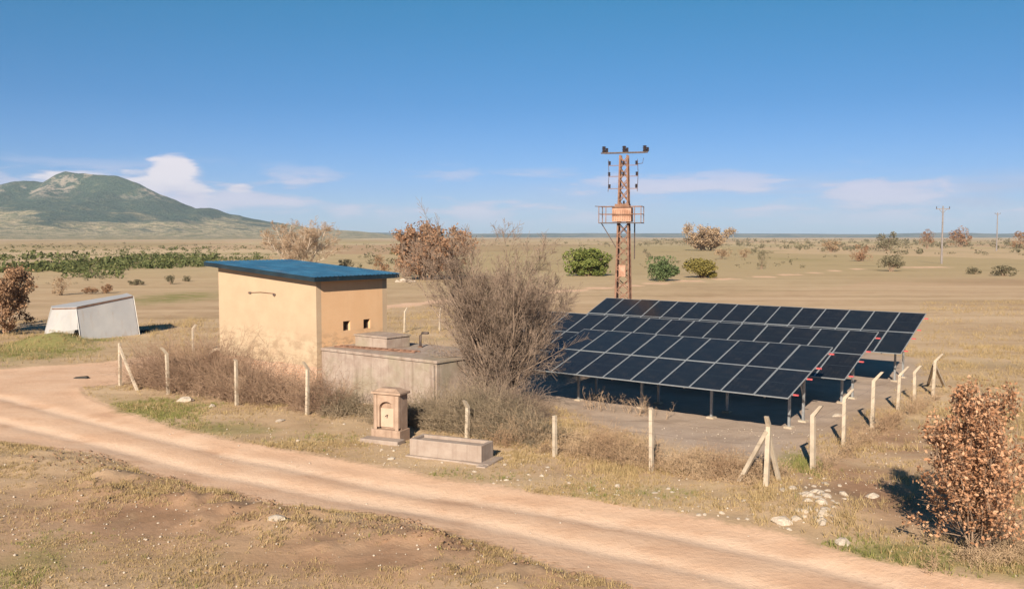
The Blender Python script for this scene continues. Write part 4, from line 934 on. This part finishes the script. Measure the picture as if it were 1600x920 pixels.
# scrub belts and scattered bushes of the far plain: a mass nobody could count
def far_scrub(name, label, boxes, mat, seed, leaf_k=0.34):
    r = np.random.default_rng(seed); cens = []; sizes = []
    for (u0, u1, v0, v1, n, hpx) in boxes:
        u = r.uniform(u0, u1, n); v = r.uniform(v0, v1, n)
        t = CAMZ/((v-HOR)/FPX); x = (u-U0)/FPX*t; y = t
        kk = r.uniform(0, 1, n) < smooth(fbm(x/45.0, y/90.0, seed, 3), 0.36, 0.56); x, y = x[kk], y[kk]; n = len(x)
        if n == 0: continue
        h = np.clip(hpx/FPX*y, 0.8, 6.5)*(0.35+1.1*r.uniform(0, 1, n)**2); w = h*r.uniform(0.9, 2.6, n); z = ground_h(x, y)
        k = 26
        o = r.normal(0, 1, (n, k, 3)); o /= np.linalg.norm(o, axis=2, keepdims=True); o *= np.cbrt(r.uniform(0.1, 1, (n, k, 1)))
        c = np.stack([x, y, z], 1)[:, None, :]+o*np.stack([w*0.5, w*0.5, h*0.5], 1)[:, None, :]; c[..., 2] += (h*0.42)[:, None]
        cens.append(c.reshape(-1, 3)); sizes.append(np.repeat(h*leaf_k, k))
    cen = np.concatenate(cens); s = np.concatenate(sizes)
    me = leaf_mesh(name, cen, s, M[mat], r, 0.1, 1.2)
    tag(ob(name, me), label, 'scrub', None, 'stuff')
far_scrub('scrub_belt', 'dark green scrub belts crossing the plain below the mountain',
          [(-60, 130, 402, 426, 408, 10.3), (40, 200, 409, 426, 255, 10.3), (100, 190, 424, 437, 50, 9), (180, 340, 402, 420, 391, 8.0), (320, 420, 402, 410, 60, 6), (0, 620, 386, 398, 561, 3.9), (520, 640, 390, 402, 60, 4), (-60, 330, 396, 403, 90, 4)], 'leaf_scrub', 201)
far_scrub('hedge_scrub', 'brownish scrub and hedges scattered over the far plain',
          [(0, 640, 381, 390, 391, 2.5), (0, 160, 420, 445, 60, 8), (640, 1000, 376, 386, 260, 2.6), (1000, 1640, 375.5, 385, 1054, 3.7), (1180, 1600, 384, 398, 255, 6.9), (1280, 1420, 380, 402, 60, 7), (1130, 1330, 388, 402, 40, 5), (1560, 1640, 376, 392, 40, 6), (560, 720, 400, 425, 45, 8), (860, 1260, 402, 420, 40, 3), (1500, 2200, 376, 400, 160, 5), (-600, 0, 384, 420, 160, 6)], 'leaf_greyish', 202)

# ------------------------------------------------------------------ thickets along the fence
def thicket(name, label, path, n, h0, h1, depth, mat, seed, sides_n=4, r0=0.011, lean=0.55, inward=0.2, patchy=0.0):
    r = np.random.default_rng(seed)
    pts = np.array([P(u, v)[:2] for u, v, *_ in path]); hs = np.array([p[2] for p in path])
    seg = np.concatenate([[0], np.cumsum(np.linalg.norm(np.diff(pts, axis=0), axis=1))]); s = r.uniform(0, seg[-1], n)
    x = np.interp(s, seg, pts[:, 0]); y = np.interp(s, seg, pts[:, 1]); hh = np.interp(s, seg, hs)
    off = inward+depth*r.beta(1.3, 1.3, n); x = x+RF[0]*off; y = y+RF[1]*off
    cl = fbm(x*0.8, y*0.8, seed, 3); keep = r.uniform(0, 1, n) < smooth(cl, 0.25+patchy, 0.5+patchy); x, y, hh, cl = x[keep], y[keep], hh[keep], cl[keep]; n = len(x)
    edge = 1-0.55*np.abs(off[keep]-inward-depth*0.5)/(depth*0.5)
    L = hh*edge*r.uniform(0.55, 1.15, n)*(0.55+0.9*cl)*1.25
    st = np.stack([x, y, ground_h(x, y)-0.05], 1)
    d = np.stack([r.normal(0, lean, n), r.normal(0, lean, n), np.ones(n)], 1)
    p0 = curves(st, d, L, 6, 0.18, -0.07, r); R0 = r0*np.linspace(1, 0.35, 6)[None, :]*r.uniform(0.6, 1.4, (n, 1))
    p1, R1 = offshoots(p0, R0, sides_n, 0.2, 1.0, 0.5, 1.3, 0.42, 4, 0.22, 0.0, r); R1 = np.maximum(R1, 0.0038)
    p2, R2 = offshoots(p1, R1, 2, 0.2, 1.0, 0.4, 1.2, 0.6, 3, 0.2, 0.0, r); R2 = np.maximum(R2, 0.0032)
    V, F = join([tubes(p0, R0, 3), tubes(p1, R1, 3), tubes(p2, R2, 3)])
    tag(ob(name, np_mesh(name, V, F, M[mat], True)), label, 'brush', None, 'stuff')
thicket('bramble_thicket', 'dense bare brown bramble behind the leftmost fence posts', [(194, 603, 2.3), (240, 611, 2.6), (300, 622, 2.1), (350, 630, 1.5)], 1900, 1, 2, 2.6, 'bramble', 301, 4)
thicket('bramble_thicket', 'reddish brown bramble at the foot of the pump house wall', [(345, 629, 2.0), (420, 641, 1.75), (500, 652, 1.3)], 950, 1, 2, 1.9, 'bramble', 302, 4)
thicket('bramble_thicket', 'grey green bramble in front of the concrete reservoir', [(490, 652, 1.2), (560, 662, 0.9), (620, 670, 1.1), (680, 678, 1.7), (735, 686, 1.6), (790, 696, 1.2), (840, 706, .9)], 2700, 1, 2, 2.2, 'bramble_green', 303, 4)
thicket('bramble_thicket', 'tangled bare brush round the foot of the big leafless tree', [(690, 662, 1.5), (750, 666, 1.6), (795, 670, 1.0)], 700, 1, 2, 2.8, 'twig_grey', 304, 4)
thicket('dry_weeds', 'thin dry brown weeds along the fence before the panels', [(760, 698, .95), (870, 712, .95), (960, 728, 1.0), (1040, 742, .7), (1120, 755, .6), (1190, 764, .6)], 2700, 1, 2, 2.2, 'weed', 305, 3, 0.006, 0.35, 0.0, 0.05)
thicket('dry_weeds', 'thin dry weeds along the right hand fence', [(1275, 742, .5), (1330, 705, .6), (1375, 680, .8), (1420, 650, .8), (1465, 625, .7)], 900, 1, 2, 1.4, 'weed', 306, 3, 0.006, 0.35, -0.4, 0.04)
thicket('dry_weeds', 'sparse tall bare stalks before the nearest panel row', [(905, 640, 1.2), (960, 646, 1.1), (1040, 658, .9)], 60, 1, 2, 0.8, 'twig_tan', 307, 4, 0.010, 0.3, 0.0, 0.0)
thicket('dry_weeds', 'low dry weeds round the brown oak bush at right', [(1450, 890, .45), (1520, 880, .55), (1600, 876, .6), (1680, 880, .5)], 700, 1, 2, 1.6, 'weed', 308, 3, 0.005, 0.4, -0.6, 0.0)

# ------------------------------------------------------------------ grass and stones
def grass(name, label, areas, mat, seed, gsel):
    r = np.random.default_rng(seed); Vs = []; 
    for (u0, u1, v0, v1, n, h) in areas:
        # even over the ground inside the patch
        y0, y1 = P(800, v1)[1], P(800, v0)[1]
        y = np.sqrt(r.uniform(y0**2, y1**2, n)); x = (r.uniform(u0, u1, n)-U0)/FPX*y
        road, green, yard, soil, sd = masks(x, y)
        nz = fbm(x*0.9, y*0.9, seed, 3)
        dens = (smooth(green+0.8*(nz-0.5), 0.25, 0.7) if gsel else smooth(nz+0.25*(1-soil), 0.42, 0.70)*(1-0.7*np.clip(soil, 0, 1)*(x > 4)))*(sd < -0.1+0.5*(nz-0.5))*(0.12+0.88*smooth(fbm(x*0.28, y*0.28, seed+50, 3), 0.36, 0.60))*(1-yard)**2
        k = r.uniform(0, 1, n) < dens; x, y, nz = x[k], y[k], nz[k]; m = len(x)
        hh = h*r.uniform(0.35, 1.3, m)*(0.3+1.5*fbm(x*0.5, y*0.5, seed+9, 2))*(0.5+nz); z = ground_h(x, y)
        for b in range(5):
            a = r.uniform(0, 2*np.pi, m); w = 0.007+0.006*r.uniform(0, 1, m); bx = x+r.normal(0, 0.04, m); by = y+r.normal(0, 0.04, m)
            lx, ly = r.normal(0, 0.38, m)*hh, r.normal(0, 0.38, m)*hh; hb = hh*r.uniform(0.6, 1.1, m)
            Vs.append(np.stack([np.stack([bx-np.cos(a)*w, by-np.sin(a)*w, z-0.02], 1), np.stack([bx+np.cos(a)*w, by+np.sin(a)*w, z-0.02], 1), np.stack([bx+lx, by+ly, z+hb], 1)], 1).reshape(-1, 3))
    V = np.concatenate(Vs); F = np.arange(len(V)).reshape(-1, 3)
    me = np_mesh(name, V, F, M[mat]); at = me.attributes.new('tone', 'FLOAT', 'FACE'); at.data.foreach_set('value', r.uniform(0, 1, len(F)).astype(np.float32))
    tag(ob(name, me), label, 'grass', None, 'stuff')
grass('dry_grass', 'short straw coloured dry grass on verge and field edges',
      [(120, 1300, 600, 800, 26000, .12), (1180, 1640, 640, 900, 9000, .17), (-40, 1000, 690, 925, 30000, .075), (-40, 240, 500, 575, 5000, .22), (1400, 1640, 540, 680, 5000, .2), (560, 760, 480, 540, 3500, .3), (800, 1240, 640, 740, 7000, .15), (230, 345, 500, 560, 2500, .3), (1440, 1640, 470, 560, 3500, .25)], 'grass_dry', 401, False)
grass('green_grass', 'patches of short green grass on verge and mound',
      [(120, 1300, 600, 800, 26000, .11), (1180, 1640, 700, 910, 9000, .11), (-40, 900, 740, 925, 24000, .07), (-20, 240, 500, 575, 9000, .16)], 'grass_green', 402, True)

def stone_mesh(seed):
    r = np.random.default_rng(seed); n = 8; V = []; F = []
    rows = [(0.55, 0.0), (1.0, 0.28), (0.92, 0.6), (0.5, 0.9)]
    for rr, z in rows:
        for k in range(n): a = 2*math.pi*k/n; q = rr*r.uniform(0.72, 1.2); V.append((q*math.cos(a), q*0.8*math.sin(a), z*r.uniform(0.85, 1.1)))
    V.append((0, 0, 1.0))
    for i in range(3):
        for k in range(n): F.append((i*n+k, i*n+(k+1) % n, (i+1)*n+(k+1) % n, (i+1)*n+k))
    for k in range(n): F.append((3*n+k, 3*n+(k+1) % n, 4*n))
    F.append(tuple(range(n))[::-1])
    return np_mesh('stone', V, F, M['stone'])
SM = [stone_mesh(k) for k in range(7)]
def stone(u, v, s, label, group=None, k=0):
    p = G(u, v); o = ob('stone', SM[k % 7], None, p-np.array([0, 0, 0.25*s]), (random.uniform(-.2, .2), random.uniform(-.2, .2), random.uniform(0, 6.28)))
    o.scale = (s*random.uniform(.8, 1.25), s*random.uniform(.8, 1.2), s*random.uniform(.6, 1.0)); tag(o, label, 'stone', group)
for k, (u, v, s, lb) in enumerate([(289, 627, .33, 'large white stone on the verge between the second and third posts from left'), (331, 636, .2, 'white stone on the verge right of the larger white stone'), (438, 658, .19, 'pale stone on the verge below the pump house corner'),
        (432, 825, .24, 'pale stone lying alone on the brown bank below the road'), (1222, 820, .30, 'largest pinkish stone left of the stone heap'), (1316, 850, .24, 'round pale stone in the green grass below the stone heap'), (612, 718, .17, 'white stone on the verge in front of the fountain'), (1308, 650, .22, 'pale lump by the second bent post of the right fence')]): stone(u, v, s, lb, None, k)
r = np.random.default_rng(77)
for k in range(46):
    u = 1283+r.normal(0, 22); v = 790+r.normal(0, 26)
    stone(u, v, float(r.uniform(.07, .19)), 'pale limestone rubble in the heap beside the fence corner', 'rubble heap stones', k)
vs = [(r.uniform(180, 1250), None) for _ in range(60)]
for k, (u, _) in enumerate(vs):
    ue = np.interp(u, [130, 330, 480, 640, 800, 1000, 1180, 1330], [606, 682, 707, 737, 764, 792, 822, 866])
    v = ue-abs(r.normal(0, 24))-4
    stone(u, v, float(r.uniform(.04, .10)), 'small pale stone scattered on the grassy verge by the road', 'verge stones', k)
# pebbles in the near field: too many to count
def pebbles():
    r = np.random.default_rng(91); n = 4600
    y = np.sqrt(r.uniform(15**2, 36**2, n)); x = (r.uniform(-60, 1660, n)-U0)/FPX*y
    sd = poly_sd(x, y, ROAD); k = (sd < -0.2) | (r.uniform(0, 1, n) < 0.12); x, y = x[k], y[k]; n = len(x)
    s = 0.012+0.038*r.uniform(0, 1, n)**3; z = ground_h(x, y)
    dirs = np.array([(1, 0, 0), (0, 1, 0), (-1, 0, 0), (0, -1, 0), (0, 0, .8), (0, 0, -.6)])
    V = np.stack([x, y, z+s*0.3], 1)[:, None, :]+dirs[None]*s[:, None, None]*r.uniform(0.6, 1.3, (n, 6, 1))
    f = np.array([(0, 1, 4), (1, 2, 4), (2, 3, 4), (3, 0, 4), (1, 0, 5), (2, 1, 5), (3, 2, 5), (0, 3, 5)])
    F = (np.arange(n)*6)[:, None, None]+f[None]
    tag(ob('pebbles', np_mesh('pebbles', V.reshape(-1, 3), F.reshape(-1, 3), M['stone'])), 'small pale pebbles strewn over the near field', 'pebbles', None, 'stuff')
    # dry clods on the spoil bank
pebbles()
def clods():
    r = np.random.default_rng(92); n = 1700
    u = r.uniform(20, 900, n); ve = np.interp(u, [0, 150, 230, 330, 450, 560, 650, 760, 870, 950], [690, 706, 737, 765, 790, 801, 816, 851, 882, 905]); v = ve+np.abs(r.normal(0, 22, n))+4
    t = CAMZ/((v-HOR)/FPX); x = (u-U0)/FPX*t; y = t; s = 0.015+0.085*r.uniform(0, 1, n)**3; k = fbm(x*0.6, y*0.6, 93, 3) > 0.47; x, y, s = x[k], y[k], s[k]; n = len(x); z = ground_h(x, y)-0.2*s
    dirs = np.array([(1, 0, 0), (0, 1, 0), (-1, 0, 0), (0, -1, 0), (0, 0, .8), (0, 0, -.6)])
    V = np.stack([x, y, z+s*0.2], 1)[:, None, :]+dirs[None]*s[:, None, None]*r.uniform(0.6, 1.3, (n, 6, 1))
    f = np.array([(0, 1, 4), (1, 2, 4), (2, 3, 4), (3, 0, 4), (1, 0, 5), (2, 1, 5), (3, 2, 5), (0, 3, 5)])
    F = (np.arange(n)*6)[:, None, None]+f[None]
    tag(ob('earth_clods', np_mesh('earth_clods', V.reshape(-1, 3), F.reshape(-1, 3), M['clod'])), 'brown earth clods on the bank below the road', 'soil', None, 'stuff')
M['clod'] = simple('earth_clod', (0.15, 0.09, 0.055), (0.25, 0.155, 0.10), 3)
clods()
p = G(630, 441); 
for k, (dx, s) in enumerate(((-.9, .55), (0, .75), (.9, .6), (1.7, .4))):
    o = ob('rubble_stone', SM[k], None, (p[0]+dx, p[1]+0.2*k, p[2]-0.1)); o.scale = (s*.9, s*.8, s); tag(o, 'white rubble piled in the field right of the blue roof', 'stone', 'white rubble pile behind the pump house')

# ------------------------------------------------------------------ haze
hz = MB().box(-EXT*1.2, EXT*1.2, -EXT*1.2, EXT*1.2, -8.0, 430.0).build('haze', None)
hz.data.materials.clear()
m, nt = material('haze_air')
pv = nd(nt, 'ShaderNodeVolumePrincipled', {'Color': (0.64, 0.80, 1.0, 1), 'Density': 0.00005, 'Anisotropy': 0.0})
nd(nt, 'ShaderNodeOutputMaterial', {1: pv.outputs[0]})
hz.data.materials.append(m); tag(hz, kind='stuff')
